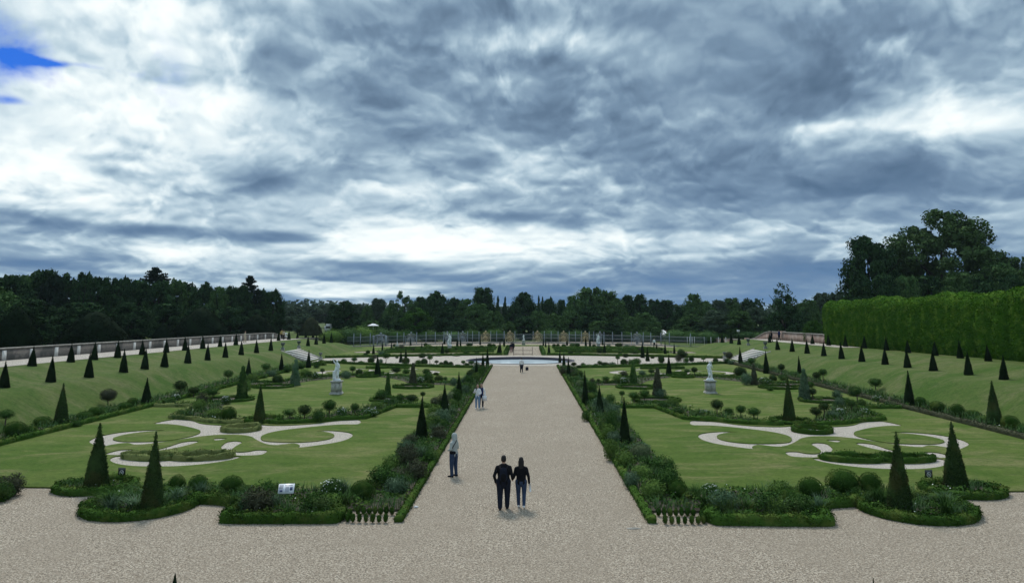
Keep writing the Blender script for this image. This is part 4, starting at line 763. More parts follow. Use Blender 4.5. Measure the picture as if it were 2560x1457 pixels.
for k,(px,top,wp,Yd,mi) in enumerate(bs):
    p=AT(px,777,Yd); z=ter(p[0],Yd); z=z if Yd<158 else -.05; zt=AT(px,top,Yd)[2]; tag(link('bush',bushm[mi],None,(p[0],Yd,z-.2),random.uniform(0,6),(wp*Yd/F*1.1,)*2+(max(zt-z,1)/.86,)),f'rounded bush in the row below the far trees, {"leftmost" if k==0 else ORD[k+1]+" from the left"}','bush','bushes below the far trees')
# far wood that reads as one mass
def farwood():
    mb=MB(); r_=np.random.default_rng(4); P=[]
    for k in range(950):
        a=r_.uniform(-1.0,1.0); d=r_.uniform(420,520); x=d*math.sin(a); y=d*math.cos(a); h=10.0+2.0*math.sin(a*17)+1.3*math.sin(a*41+1); n=46; c=np.array([x,y,h*r_.uniform(.3,.85)]); r=r_.uniform(4,7)
        D=nrm(r_.normal(0,1,(n,3))); Q=c+D*r*np.array([1,1,.5]); Q[:,2]=np.clip(Q[:,2],.2,h+1.2); leaves(mb,Q,D,2.1,0,.6,.8)
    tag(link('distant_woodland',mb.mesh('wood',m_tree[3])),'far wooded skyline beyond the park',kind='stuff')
farwood()
# ------------------------------------------------------------------ iron screen
def scy(x): return 157.2-(x/30)**2*15
def scr():
    o=tag(empty('iron_screen',(0,0,0)),'long ornamental iron railing with gilded and pale panels closing the far end of the garden','railing')
    def at(px):
        x=(px-1311)/F*152
        for _ in range(4): x=(px-1311)/F*scy(x)
        return x,scy(x)
    bars=MB(); pale=MB(); x=-33.
    while x<33.5:
        y=scy(x); z=ter(x,y); bars.box((x,y,z+.95),(.035,.035,1.9)); x+=.17
    for zz in (.12,1.05,1.78):
        xs=np.arange(-33,33.6,1.); bars.tube([(x,scy(x),ter(x,scy(x))+zz) for x in xs],.035,4)
    tag(link('railing_bars',bars.mesh('bars',m_iron),o),kind='stuff')
    km=MB(); xs=np.arange(-33,33.6,1.5)
    for a,b in zip(xs[:-1],xs[1:]): pass
    wallrun(o,'kerb',[(x,scy(x)) for x in xs],0,72,.3,-.05,.2,m_stone,44)
    post=MB().box((0,0,1.1),(.13,.13,2.2)).lathe([(.12,2.2),(.10,2.26),(.04,2.32),(.07,2.42),(.0,2.62)],8).mesh('post',m_ironp)
    for u in [400,475,585,890,965,1110,1215,1320,1418,1500,1580,1685,1740,1812,1945,2012,2095]: x,y=at(800+u*s1); link('post',post,o,(x,y,ter(x,y)))
    for u in [10,95,215,420,545,622,700,825,895,962,1050,1100,1215,1310,1415,1520,1655,1738,1850,1945,2180]: x,y=at(1240+u*s1); link('post',post,o,(x,y,ter(x,y)))
    def panel(px,wd,hh,m,nm,dens=1):
        x,y=at(px); mb=MB(); hw=wd/2
        mb.tube([(-hw,0,0),(-hw,0,hh*.78),(-hw*.5,0,hh*.95),(0,0,hh),(hw*.5,0,hh*.95),(hw,0,hh*.78),(hw,0,0)],.05,5)
        for k in range(int(9*dens)):
            a=k/int(9*dens)*2*math.pi; mb.tube([(0,0,hh*.52),(math.cos(a)*hw*.4,.03,hh*.52+math.sin(a)*hh*.2),(math.cos(a+.5)*hw*.8,0,hh*.52+math.sin(a+.5)*hh*.4)],[.05,.045,.03],4)
        for r_ in (.22,.42): mb.tube([(math.cos(a)*hw*r_*2,0,hh*.52+math.sin(a)*hh*r_*.9) for a in np.linspace(0,2*math.pi,14)],.04,4)
        for q in (-.6,-.2,.2,.6): mb.tube([(hw*q,0,.1),(hw*q*.8,0,hh*.9)],.022,4)
        mb.lathe([(.02,hh),(.16,hh+.08),(.2,hh+.2),(.1,hh+.32),(0,hh+.42)],8)
        link(nm,mb.mesh(nm,m),o,(x,y-.06,ter(x,y)),math.atan2(-2*x/900*15,1))
    for px in (1215,1262+13,1343,1407.5,1461): panel(px,1.9,2.25,m_gold,'gilded_panel',1.5)
    for px,w_ in ((955,3.2),(1030,2.4),(1120,1.7),(1158,2.1),(1497,1.6),(1588,2.5)): panel(px,w_,2.2,m_ironp,'pale_panel',2.2)
    mb=MB(); x,y=at(953)
    mb.box((-1.2,0,1.0),(.3,.3,2)).box((1.2,0,1.0),(.3,.3,2)).box((0,0,2.0),(1.7,.25,.2)).box((-.45,0,1.),(.15,.2,1.9)).box((.45,0,1.),(.15,.2,1.9)); link('gateway',mb.mesh('gate',m_ironp),o,(x,y-.3,ter(x,y)))
scr()
# ------------------------------------------------------------------ figures
def capsule(mb,a,b,ra,rb,fl=(1,1,1),n=14):
    a=np.array(a,float);b=np.array(b,float); d=b-a; L=np.linalg.norm(d)+1e-6; d/=L; t=np.linspace(-math.pi/2,0,5); u=np.linspace(0,math.pi/2,5)
    off=np.concatenate([np.sin(t)*ra,L+np.sin(u)*rb]); rr=np.concatenate([np.cos(t)*ra,np.cos(u)*rb]); rr=np.maximum(rr,.0008)
    up=np.array([0,1.,0]) if abs(d[1])<.9 else np.array([1.,0,0]); A_=np.cross(d,up); A_/=np.linalg.norm(A_); B_=np.cross(d,A_)
    ang=np.linspace(0,2*np.pi,n,endpoint=False); V=(a+d*off[:,None])[:,None]+rr[:,None,None]*(np.cos(ang)[None,:,None]*A_*fl[0]+np.sin(ang)[None,:,None]*B_*fl[1]); k=len(off)
    i,j=np.meshgrid(np.arange(k-1),np.arange(n),indexing='ij'); i=i.ravel();j=j.ravel();j2=(j+1)%n
    mb.add(V.reshape(-1,3),np.stack([i*n+j,(i+1)*n+j,(i+1)*n+j2,i*n+j2],1)[:, ::-1])
    b0=mb.n-k*n; mb.f.append(np.array([[b0+q for q in range(n)]])[:, ::1]); mb.m.append(np.array([0])); mb.f.append(np.array([[b0+(k-1)*n+q for q in range(n-1,-1,-1)]])); mb.m.append(np.array([0]))
def fuse(prims,mats,vox,smooth=3):
    """PRIMS: (a,b,ra,rb,flat,material index) joined into one continuous skin"""
    mb=MB()
    for p in prims: capsule(mb,p[0],p[1],p[2],p[3],p[4])
    me=mb.mesh('t',mats); o=bpy.data.objects.new('tmp',me); col.objects.link(o); r_=o.modifiers.new('r','REMESH'); r_.mode='VOXEL'; r_.voxel_size=vox
    q=o.modifiers.new('s','SMOOTH'); q.factor=.5; q.iterations=smooth
    dg=bpy.context.evaluated_depsgraph_get(); dg.update(); out=bpy.data.meshes.new_from_object(o.evaluated_get(dg)); bpy.data.objects.remove(o)
    out.materials.clear(); [out.materials.append(m) for m in mats]
    n=len(out.polygons); C_=np.zeros(n*3); out.polygons.foreach_get('center',C_); C_=C_.reshape(-1,3); best=np.full(n,9.); mi=np.zeros(n,int)
    for a,b,ra,rb,fl,m in prims:
        a=np.array(a);b=np.array(b);d=b-a;L2=max(d@d,1e-9); t=np.clip(((C_-a)@d)/L2,0,1); dist=np.linalg.norm(C_-a-t[:,None]*d,axis=1)-(ra+(rb-ra)*t)*(min(fl[:2])*.4+max(fl[:2])*.6)
        k=dist<best; best[k]=dist[k]; mi[k]=m
    out.polygons.foreach_set('material_index',mi); out.polygons.foreach_set('use_smooth',np.ones(n,bool)); out.update(); return out
def cloth(nm,c):
    m=mat(nm,c,.9,.1); p=nodes(m); LK(mixc(tnoise(14,3,.6),tuple(q*.75 for q in c),tuple(min(q*1.25,1) for q in c)),p.inputs['Base Color']); return m
m_blk=cloth('black cloth',(.010,.010,.012)); m_navy=cloth('navy cloth',(.014,.017,.028)); m_jean=cloth('blue jeans',(.035,.055,.10)); m_ljean=cloth('light jeans',(.16,.24,.36)); m_hood=cloth('grey green hoodie',(.38,.41,.39))
m_wht=cloth('white cloth',(.72,.72,.72)); m_skin=mat('skin',(.45,.28,.20),.6); m_hair=mat('dark hair',(.012,.010,.009),.6); m_hairb=mat('brown hair',(.06,.035,.02),.6); m_beige=cloth('beige cloth',(.45,.38,.28)); m_pink=cloth('dusky pink cloth',(.30,.16,.16)); m_yel=cloth('mustard cloth',(.35,.28,.10)); m_blue=cloth('dark blue cloth',(.02,.03,.09))
def figure(p,face,h,top,legs,shoe,label,hair=m_hair,pose='stand',slim=1.,vox=.014,hood=None,hands=True,longhair=False,arms=None,group=None,sleeve=None,skirt=False,leg=1.,jacket=True):
    k=h/1.75; s=slim; F1=(1,1,1); T_=0;Lg=1;Sk=2;Sh=3;Sl=4
    mats=[top,legs,m_skin,shoe,sleeve or top]; P=[]
    hip=.095*s
    if pose=='walk': lg=[((-hip,0,.92),(-hip,.10,.52),(-hip*.9,.10,.10)),((hip,0,.92),(hip,.03,.51),(hip*.9,-.15,.14))]
    elif pose=='walk2': lg=[((-hip,0,.92),(-hip,.02,.51),(-hip*.95,-.10,.11)),((hip,0,.92),(hip,.09,.51),(hip*.95,.10,.10))]
    else: lg=[((-hip,0,.92),(-hip-.015,.02,.50),(-hip-.02,0,.09)),((hip,0,.92),(hip+.015,.0,.50),(hip+.03,-.03,.09))]
    for a,b,c in lg:
        P+= [(a,b,.102*s,.078*leg,F1,Lg),(b,c,.076*leg,.058*leg,F1,Lg)]
        P+= [((c[0],c[1]-.04,c[2]-.045),(c[0]+.015*np.sign(c[0]),c[1]+.16,c[2]-.06),.046,.038,(1.05,.9,1),Sh)]
    if skirt: P+=[((0,0,.95),(0,0,.60),.15,.2,(1,.8,1),Lg)]
    jb=.90 if jacket else 1.0
    P+=[((0,0,.92),(0,0,1.02),.150*s,.15*s,(1,.74,1),Lg),((0,0,1.0),(0,0.01,1.15),.160*s,.155*s,(1,.74,1),T_),((-.055,0,jb+.02),(.055,0,jb+.02),.125*s,.125*s,(1,.9,1),T_),((0,.01,1.15),(0,-.01,1.31),.158*s,.165*s,(1.05,.70,1),T_),((-.105*s,-.01,1.385),(.105*s,-.01,1.385),.078,.078,F1,T_),((-.05,-.01,1.42),(.05,-.01,1.42),.07,.07,F1,T_),
        ((0,-.005,1.42),(0,.01,1.53),.062,.055,F1,Sk),((0,.02,1.585),(0,.015,1.665),.078,.088,(.98,1.1,1),Sk),((0,.075,1.55),(0,.07,1.58),.035,.04,F1,Sk),((0,.115,1.60),(0,.10,1.625),.012,.009,F1,Sk)]
    for e_ in (-1,1): P.append(((e_*.078,.01,1.60),(e_*.08,.005,1.63),.014,.012,F1,Sk))
    A_=arms or {}
    for e_ in (-1,1):
        sh=(e_*.165*s,-.01,1.375); el,wr=A_.get(e_,((e_*.235*s,-.04,1.11),(e_*.24*s,.05,.87)))
        P+=[(sh,el,.066,.054,F1,Sl),(el,wr,.054,.040,F1,Sl)]
        w_=np.array(wr); d=w_-np.array(el); d/=np.linalg.norm(d); sd2=np.cross(d,[0,1.,0]); sd2=sd2/(np.linalg.norm(sd2)+1e-6); pn=np.cross(sd2,d)
        pm=w_+d*.085; P.append((tuple(w_+d*.02),tuple(pm),.026,.034,(1.,.7,1),Sk))
        if hands:
            for q,ln in ((-1.5,.055),(-.5,.07),(.5,.066),(1.5,.05)):
                a=pm+pn*q*.017; b=a+d*ln*.6+sd2*(-e_)*.006; c=b+d*ln*.45-sd2*e_*-.012; P+=[(tuple(a),tuple(b),.0105,.0095,F1,Sk),(tuple(b),tuple(c),.0095,.0075,F1,Sk)]
            a=w_+d*.035+pn*.026; b=a+d*.035+pn*.022; P.append((tuple(a),tuple(b),.012,.009,F1,Sk))
    o=empty('person',(p[0],p[1],p[2] if len(p)>2 else 0),face,k); tag(o,label,'person',group)
    link('body',fuse(P,mats,vox),o)
    if hood: link('hood',fuse([((0,-.03,1.60),(0,-.02,1.68),.115,.112,(1,1.05,1),0),((0,-.06,1.46),(0,-.03,1.58),.11,.11,(1.1,.9,1),0),((0,-.075,1.42),(0,-.08,1.46),.12,.10,(1.2,.6,1),0)],[hood],.016),o)
    else:
        Hh=[((0,-.015,1.64),(0,-.005,1.70),.092,.085,(1,1.1,1),0)]
        if longhair: Hh+=[((0,-.05,1.62),(0,-.075,1.38),.095,.085,(1.15,.62,1),0),((0,-.08,1.40),(0,-.095,1.22),.085,.05,(1.2,.55,1),0)]
        link('hair',fuse(Hh,[hair],.016),o)
    em=MB(); em.lathe([(0.001,-.011),(.009,-.006),(.011,0),(.009,.006),(.001,.011)],8); em=em.mesh('eye',m_hair)
    for e_ in (-1,1): link('eye',em,o,(e_*.031,.098,1.625))
    return o
man=G(1259,1272); woman=G(1303,1268)
figure((*man[:2],-.02),0,1.78,m_blk,m_navy,m_blk,'man in a black jacket walking away arm in arm with a woman',m_hair,'walk2',1.28,leg=1.3,arms={1:((.285,-.05,1.11),(.29,.13,.97)),-1:((-.315,-.08,1.11),(-.27,.05,.88))})
figure((*woman[:2],-.02),0,1.68,m_blk,m_jean,m_wht,'woman with long black hair and jeans walking beside the man in black',m_hair,'walk',1.10,longhair=True,arms={-1:((-.25,-.02,1.12),(-.28,.14,1.0)),1:((.265,-.05,1.10),(.29,.03,.86))})
# backpack and rolled paper
bp=tag(empty('backpack',(man[0],man[1]-.20,1.16)),'dark backpack worn by the man in the black jacket','backpack')
link('bag_body',fuse([((0,0,-.1),(0,0,.14),.13,.12,(1.1,.6,1),0)],[m_navy],.016),bp); link('pocket',fuse([((0,-.07,-.12),(0,-.07,-.02),.09,.09,(1.1,.5,1),0)],[m_blk],.016),bp)
for e_ in (-1,1): link('strap',MB().tube([(e_*.11,.03,.2),(e_*.13,.12,.30),(e_*.14,.26,.26),(e_*.14,.30,.12),(e_*.14,.28,-.02)],[.022]*5,6).mesh('strap',m_blk),bp)
rp_=tag(link('paper_roll',MB().tube([(0,0,.14),(.01,.02,-.14)],[.035,.035],8).mesh('roll',m_wht),None,(woman[0]+.30,woman[1]+.04,.66)),'pale rolled leaflet in the right hand of the woman with long hair','leaflet')
hp=G(1134,1190)
figure((*hp[:2],-.02),R(62),1.72,m_hood,m_jean,m_blk,'person in a pale hooded top and jeans standing at the left edge of the path',m_hair,'stand',1.22,leg=1.1,hood=m_hood,arms={1:((.27,-.02,1.14),(.14,.17,1.10)),-1:((-.27,-.02,1.14),(-.14,.16,1.08))})
sb=tag(empty('shoulder_bag',(hp[0],hp[1],0)),'black shoulder bag on a strap across the pale hooded top','bag')
link('bag_body',fuse([((-.10,-.19,.97),(.04,-.19,.97),.065,.065,(1,.9,1),0)],[m_blk],.016),sb); link('strap',MB().tube([(-.12,-.17,1.0),(-.02,-.205,1.2),(.10,-.17,1.40),(.12,-.02,1.485),(.07,.10,1.40)],[.016]*5,6).mesh('strap',m_blk),sb)
f1=G(1194,1021); f2=G(1203,1019)
figure((*f1[:2],-.02),R(170),1.66,m_wht,m_ljean,m_wht,'person in white top and light jeans at the left path edge holding a phone',m_hairb,'stand',1,.018,longhair=True,arms={1:((.25,.06,1.16),(.10,.22,1.36)),-1:((-.25,.02,1.14),(-.16,.16,1.05))})
figure((*f2[:2],-.02),R(185),1.68,m_blue,m_navy,m_wht,'person in navy vest with white sleeves beside the one in light jeans',m_hair,'stand',1,.018,longhair=True,sleeve=m_wht,arms={1:((.27,.02,1.14),(.12,.20,1.04)),-1:((-.26,.0,1.13),(-.24,.08,.88))})
ph=tag(link('phone',MB().box((0,0,0),(.075,.012,.15)).mesh('phone',m_blk),None,(f1[0]-.08,f1[1]-.30,1.36)),'small dark phone held up by the person in the white top','phone')
tb=tag(empty('tote_bag',(f2[0]+.24,f2[1]-.16,.50)),'white tote bag carried by the person in the navy vest','bag'); link('bag_body',MB().box((0,0,.17),(.32,.1,.34),taper=.92).mesh('bag',m_wht),tb); link('handle',MB().tube([(-.09,0,.33),(-.06,0,.50),(0,0,.54),(.06,0,.50),(.09,0,.33)],.012,6).mesh('handle',m_wht),tb)
sp=G(1304,931); figure((*sp[:2],-.02),R(10),1.66,m_wht,m_navy,m_blk,'lone person in a white top walking on the path before the fountain',m_hair,'walk',1,.025,hands=False,sleeve=m_wht,skirt=True)
cs=G(1317.5,925.5); c_=tag(empty('suitcase',(cs[0],cs[1],0)),'small dark bag standing on the gravel right of the lone walker','bag'); link('bag_body',MB().box((0,0,.19),(.34,.2,.34),taper=.93).mesh('case',m_navy),c_); link('handle',MB().tube([(-.08,0,.34),(-.07,0,.42),(.07,0,.42),(.08,0,.34)],.014,6).mesh('handle',m_blk),c_)
def farp(px,py,h,top,legs,label,face=0,hair=m_hair,pose='walk',terr=True,**k):
    p=GT(px,py) if terr else G(px,py); figure((p[0],p[1],p[2]-.02),face,h,top,legs,m_blk,label,hair,pose,1.05,.03,hands=False,**k)
farp(1282.5,880,1.75,m_blk,m_blk,'person in dark clothes on the narrow path beyond the fountain',0,terr=False); farp(1278,881,1.65,m_navy,m_pink,'person in dark top and pinkish trousers beyond the fountain',0,terr=False)
farp(612,857,1.7,m_beige,m_beige,'person in beige walking on the left terrace walk',R(-100),m_hairb); farp(704,848,1.7,m_yel,m_blk,'person in mustard on the left terrace walk near the steps',R(20),m_hairb); farp(709,849,1.6,m_beige,m_blk,'person in beige beside the white pushchair on the left terrace',R(-20),m_hairb)
farp(504,859,1.65,m_blk,m_blk,'person in black pushing a dark pushchair on the left terrace',R(-80),m_hair)
farp(1929,855,1.72,m_blk,m_navy,'person in black on the right terrace walk near the urn',R(40)); farp(1948.5,851,1.75,m_blue,m_navy,'person in dark blue on the right terrace near the hedge end',R(30)); farp(1635.6,868,1.72,m_wht,m_blk,'person in a white shirt before the right end of the iron screen',R(200),terr=False)
for k,(px,py,m1,lb) in enumerate(((1672,853,m_blue,'visitor in dark blue under the white marquee'),(1679,853,m_wht,'visitor in white at the right of the marquee'),(1664,853,m_navy,'visitor in navy beneath the marquee roof'))):
    p=AT(px,777,172); figure((p[0],172,0.6),R(180),1.7,m1,m_blk,m_blk,lb,m_hair,'stand',1.05,.03,hands=False)
def pushchair(px,py,m,label,rz):
    p=GT(px,py); o=tag(empty('pushchair',p,rz),label,'pushchair','pushchairs on the left terrace')
    link('seat',fuse([((0,0,.5),(0,.28,.42),.17,.15,(1,.8,1),0),((0,-.14,.52),(0,-.2,.82),.16,.15,(1,.6,1),0)],[m],.03),o); link('canopy',fuse([((0,-.14,.9),(0,.12,.95),.2,.16,(1,.7,1),0)],[m],.03),o)
    fr=MB()
    for e_ in (-1,1): fr.tube([(e_*.2,.42,.12),(e_*.2,-.1,.5),(e_*.2,-.5,.98)],.016,5).tube([(e_*.2,-.32,.14),(e_*.2,.1,.45)],.016,5)
    fr.tube([(-.2,-.5,.98),(.2,-.5,.98)],.018,5); link('frame',fr.mesh('frame',m_black),o); wh=MB().tube([(0,.12*math.cos(a),.12*math.sin(a)) for a in np.linspace(0,2*math.pi,13)],.025,5).mesh('wheel',m_black)
    for e_ in (-1,1):
        for y in (.42,-.32): link('wheel',wh,o,(e_*.22,y,.14))
pushchair(516,858,m_blk,'dark pushchair on the left terrace walk in front of the wall',R(-85)); pushchair(714,848.5,m_wht,'white pushchair on the left terrace walk near the steps',R(-70))
# ------------------------------------------------------------------ statues
def statue(px,py,top,pl,label,kind,terr=False,ph_=None):
    p=G(px,py); zt=AT(px,top,p[1])[2]; zp=AT(px,pl,p[1])[2]; hs=zt-zp; o=tag(empty('statue',p),label,'statue','marble statues on plinths'); w_=.72 if p[1]<100 else .6
    link('plinth',MB().box((0,0,.07*zp),(w_*1.3,w_*1.3,.14*zp)).box((0,0,.17*zp),(w_*1.15,w_*1.15,.06*zp)).box((0,0,.55*zp),(w_,w_,.72*zp)).box((0,0,.95*zp),(w_*1.2,w_*1.2,.1*zp)).mesh('plinth',m_plinth),o)
    q=hs/1.95; F1=(1,1,1); P=[((-.22,0,.05),(.22,0,.05),.17,.17,(1,.8,1),0)]
    if kind=='raise':
        P+=[((-.12,0,.9),(-.16,.1,.5),.11,.085,F1,0),((-.16,.1,.5),(-.17,.02,.12),.08,.055,F1,0),((.1,0,.9),(.24,.16,.62),.12,.085,F1,0),((.24,.16,.62),(.22,.02,.18),.08,.06,F1,0),((0,0,.92),(-.03,0,1.2),.17,.14,(1,.75,1),0),((-.03,0,1.2),(-.02,0,1.38),.15,.16,(1,.7,1),0),
            ((-.02,0,1.4),(0,.02,1.56),.06,.055,F1,0),((.01,.02,1.62),(.02,.02,1.68),.09,.09,F1,0),((.14,0,1.40),(.3,.05,1.60),.06,.05,F1,0),((.3,.05,1.60),(.42,.02,1.86),.045,.035,F1,0),((-.16,0,1.38),(-.28,.05,1.12),.06,.05,F1,0),((-.28,.05,1.12),(-.12,.15,.98),.045,.04,F1,0),
            ((.1,-.08,1.2),(.26,-.08,.3),.13,.16,(1,.5,1),0),((.2,.1,.2),(.22,.14,.75),.14,.10,F1,0)]
    else:
        P+=[((-.1,0,.92),(-.13,.03,.5),.115,.085,F1,0),((-.13,.03,.5),(-.12,0,.12),.08,.055,F1,0),((.1,0,.9),(.12,.14,.52),.11,.085,F1,0),((.12,.14,.52),(.17,-.04,.14),.078,.055,F1,0),((0,0,.94),(.02,0,1.2),.165,.145,(1,.75,1),0),((.02,0,1.2),(0,0,1.4),.15,.165,(1,.7,1),0),
            ((0,0,1.42),(0,.02,1.56),.06,.055,F1,0),((-.01,.03,1.62),(-.02,.03,1.7),.09,.088,F1,0),((-.17,0,1.40),(-.30,.02,1.14),.06,.05,F1,0),((-.30,.02,1.14),(-.16,.16,1.28),.045,.04,F1,0),((.17,0,1.40),(.25,.0,1.12),.06,.05,F1,0),((.25,0,1.12),(.14,.12,.94),.045,.04,F1,0),((-.2,-.08,.15),(-.22,-.1,.7),.11,.09,F1,0),((-.16,.16,1.28),(-.12,.1,1.75),.03,.02,F1,0)]
    for e_ in (-1,1): P.append(((0,.11,1.64),(0,.10,1.66),.015,.012,F1,0))
    link('figure',fuse(P,[m_marble],.018 if p[1]<100 else .035,2),o,(0,0,zp-.02),R(160) if kind=='raise' else R(195),q)
statue(841,986,893,951,'white marble figure with one raised arm on a stone plinth, left lawn','raise')
statue(1776,984,897,950,'white marble standing nude figure on a stone plinth, right lawn','stand')
statue(1309,863,834,850,'small white statue on a grey plinth in front of the screen centre','stand')
statue(1496,871,832,858,'white twisting statue on a plinth in the right plot beyond the fountain','raise')
statue(1124,875,831,864,'pale statue on a plinth in the left plot beyond the fountain','raise')
statue(993,868,852,862,'tiny white statue near the left end of the iron screen','stand')
# ------------------------------------------------------------------ signs, barrier, marquee and small things
ip=G(713,1259); o=tag(empty('information_board',ip,R(8)),'white tilted information board on two thin legs in the front left bed','sign')
pt=R(52); zt=AT(720,1221,ip[1])[2]; bd=link('panel',MB().box((0,0,0),(.54,.36,.02)).mesh('panel',mat('white board',(.78,.80,.84),.4)),o,(.02,0,zt),(pt,0,0))
pr_=MB(); r2=random.Random(3)
for k,(x,y,w_,h_) in enumerate([(-.17,.11,.13,.025),(.08,.11,.26,.02)]+[(-.18,.06-.03*q,.14,.014) for q in range(3)]+[(-.17,-.08,.1,.08),(.17,.0,.09,.13)]+[(.03,.06-.028*q,.13,.010) for q in range(7)]): pr_.box((x,y,.0125),(w_,h_,.003))
link('printed_text',pr_.mesh('print',mat('print blue',(.05,.07,.16),.6)),bd).__setitem__('kind','stuff')
for e_ in (-1,1): link('leg',MB().tube([(e_*.2,.02,0),(e_*.2,.02,zt)],.014,6).mesh('leg',m_black),o)
def nosign(px,py,t_,b_,label,gray):
    p=G(px,py); zt=AT(px,t_,p[1])[2]; zb=AT(px,b_,p[1])[2]; o=tag(empty('lawn_sign',p,R(-6 if px<1000 else 6)),label,'sign','keep off signs on the lawns'); h_=zt-zb; w_=.30
    link('board',MB().box((0,0,zb+h_/2),(w_,.025,h_)).mesh('board',m_black),o)
    for e_ in (-1,1): link('leg',MB().tube([(e_*.125,0,0),(e_*.135,.0,zb+.02)],.011,6).mesh('leg',m_black),o)
    link('strip',MB().box((0,-.016,zt-.05),(w_*.86,.004,.07)).mesh('strip',mat('strip grey',(.12,.13,.14),.5)),o)
    c=zb+h_*.40; mb=MB(); R_=.085; mb.tube([(R_*math.cos(a),-.018,c+R_*math.sin(a)) for a in np.linspace(0,2*math.pi,21)],.010,5,cap=False); mb.tube([(-R_*.68,-.02,c+R_*.68),(R_*.68,-.02,c-R_*.68)],.009,5)
    mb.box((-.025,-.017,c+.01),(.028,.004,.07),0).box((.03,-.017,c-.005),(.026,.004,.06),0); link('pictogram',mb.mesh('pic',m_wht),o)
nosign(303,1204,1168.5,1189,'black sign with a white round pictogram on the left lawn',0); nosign(2323,1204,1174,1193,'black sign with a white round pictogram on the right lawn',0)
bp0=G(1307.5,887.6); o=tag(empty('barrier',bp0),'low barrier of three thin dark posts and two rails behind the fountain','barrier')
for x in (-1.42,0,1.42): link('post',MB().box((x,0,.62),(.06,.06,1.24)).mesh('post',m_black),o)
for z in (.15,.72): link('rail',MB().box((0,0,z),(2.8,.035,.045)).mesh('rail',m_black),o)
p=AT(1656,777,170); o=tag(empty('marquee',(p[0],170,.4)),'white pyramid roofed marquee behind the right end of the screen','tent')
zr=AT(1656,825,170)[2]-.4; link('roof',MB().add([(-1.6,-1.6,zr-1.0),(1.6,-1.6,zr-1.0),(1.6,1.6,zr-1.0),(-1.6,1.6,zr-1.0),(0,0,zr+.1),(-1.6,-1.6,zr-1.3),(1.6,-1.6,zr-1.3),(1.6,1.6,zr-1.3),(-1.6,1.6,zr-1.3)],[[5,6,1,0],[6,7,2,1],[7,8,3,2],[8,5,0,3]]).add([(-1.6,-1.6,zr-1.0),(1.6,-1.6,zr-1.0),(1.6,1.6,zr-1.0),(-1.6,1.6,zr-1.0),(0,0,zr+.1)],[[0,1,4],[1,2,4],[2,3,4],[3,0,4]]).mesh('roof',m_wht),o)
for x in (-1.5,1.5):
    for y in (-1.5,1.5): link('leg',MB().tube([(x,y,-.4),(x,y,zr-1.1)],.04,6).mesh('leg',m_ironp),o)
p=AT(934,777,158); zt=AT(934,808.5,158)[2]; o=tag(empty('parasol',(p[0],158,0)),'white parasol showing above the bushes left of the screen','parasol'); link('canopy',MB().lathe([(1.25,zt-.45),(.9,zt-.3),(.3,zt-.05),(0.01,zt)],10).mesh('canopy',m_wht),o); link('pole',MB().tube([(0,0,0),(0,0,zt-.05)],.03,6).mesh('pole',m_wht),o)
p=AT(822,777,172); o=tag(empty('parked_van',(p[0],172,1.4)),'small white van seen between the trees left of the screen','van'); zt=AT(822,810,172)[2]-1.4
link('body',MB().box((0,0,zt*.5),(1.5,.9,zt*.62)).box((.1,0,zt*.9),(1.2,.85,zt*.22),taper=.9).mesh('body',m_wht),o); link('window',MB().box((.05,-.46,zt*.68),(1.1,.02,zt*.2)).mesh('window',m_black),o)
for x in (-.45,.45): link('wheel',MB().tube([(x,-.47,.18),(x,-.3,.18)],.18,12).mesh('wheel',m_black),o)
p=AT(1845,777,150); zt=AT(1845,824.5,150)[2]; o=tag(empty('sign_post',(p[0],150,ter(p[0],150))),'small white sign on a pole behind the right terrace cones','sign'); hz=zt-ter(p[0],150); link('pole',MB().tube([(0,0,0),(0,0,hz)],.03,6).mesh('pole',m_ironp),o); link('plate',MB().box((-.1,0,hz-.2),(.55,.04,.4)).mesh('plate',m_wht),o)
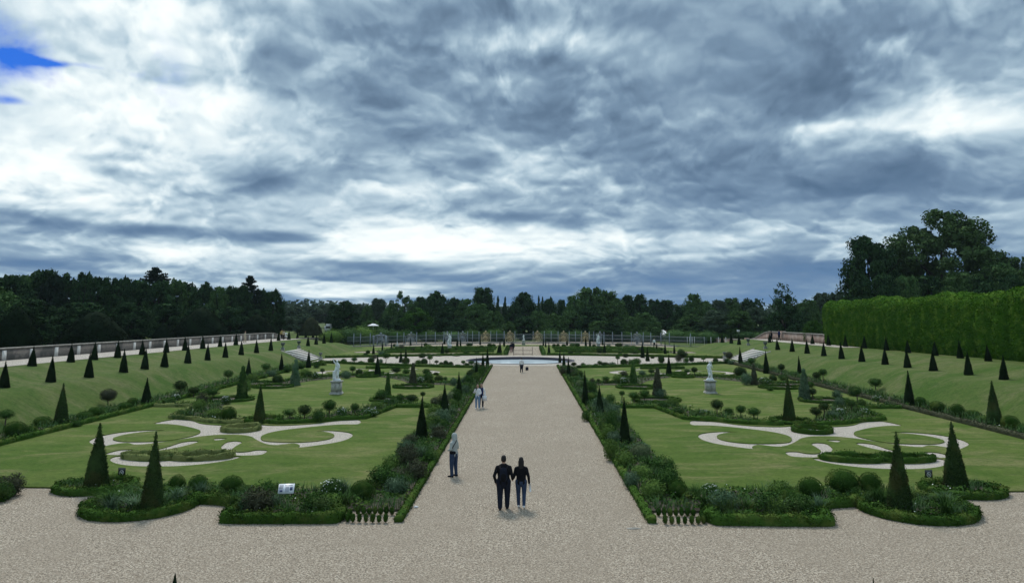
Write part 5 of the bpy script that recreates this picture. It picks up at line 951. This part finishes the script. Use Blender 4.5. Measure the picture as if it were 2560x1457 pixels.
wp=MB().box((0,0,.45),(.09,.09,.9),taper=.8).lathe([(.06,.9),(.08,.97),(0,1.06)],8).mesh('post',m_wht)
for k,px in enumerate((1716,1722,1728,1734,1758,1775,1794,1812)):
    x=40.6; y=40.6*F/(px-1311)*1.0; y=min(y,190); z=ter(x,y) if y<200 else 0; xx=AT(px,777,152-k*.5)[0]; tag(link('white_post',wp,None,(xx,152-k*.5,ter(xx,152-k*.5)),0,(1,1,1.5)),f'slim white post beyond the right terrace cones, {"leftmost" if k==0 else ORD[k+1]+" from the left"}','post','white posts at the far right terrace')
# yew tips at the bottom edge of the picture
for px,py,Yd,lb in ((438,1432,11.2,'dark pointed tip of a yew cone at the bottom left of the gravel'),(2183,1444,10.8,'thin dark yew tip at the bottom right of the gravel')):
    p=AT(px,py,Yd); q=1 if px<1000 else .55; tag(link('yew_cone',MB().lathe([(.42*q,0),(.30*q,.3*p[2]),(.13*q,.72*p[2]),(.045*q,.93*p[2]),(.006,p[2])],14,nz=(.01,5)).mesh('tip',m_yewdark,True),None,(p[0],p[1],0),0),lb,'yew cone')
tag(link('pale_stone',MB().lathe([(0.01,.035),(.22,.03),(.34,.012),(.36,-.01)],12,sq=.4,nz=(.04,7)).mesh('slab',m_stone),None,G(1584,1320),0,.6),'flat pale stone patch in the gravel at the right corner of the path','stone')
tag(link('pale_stone',MB().lathe([(0.01,.05),(.06,.04),(.08,0)],8,nz=(.1,9)).mesh('slab',m_wht),None,G(1037,1268)),'small white scrap on the gravel beside the left path edging','litter')
# ------------------------------------------------------------------ names of the plants
# ------------------------------------------------------------------ thin air haze
hzm=bpy.data.materials.new('haze air'); hzm.use_nodes=True; hzm.node_tree.nodes.clear(); nt=hzm.node_tree
pv=N('ShaderNodeVolumePrincipled'); pv.inputs['Density'].default_value=.00009; pv.inputs['Color'].default_value=(.72,.86,1,1); oo=N('ShaderNodeOutputMaterial'); LK(pv.outputs[0],oo.inputs['Volume'])
tag(link('haze',MB().box((0,260,16.5),(1300,700,37)).mesh('haze',hzm)),kind='stuff')
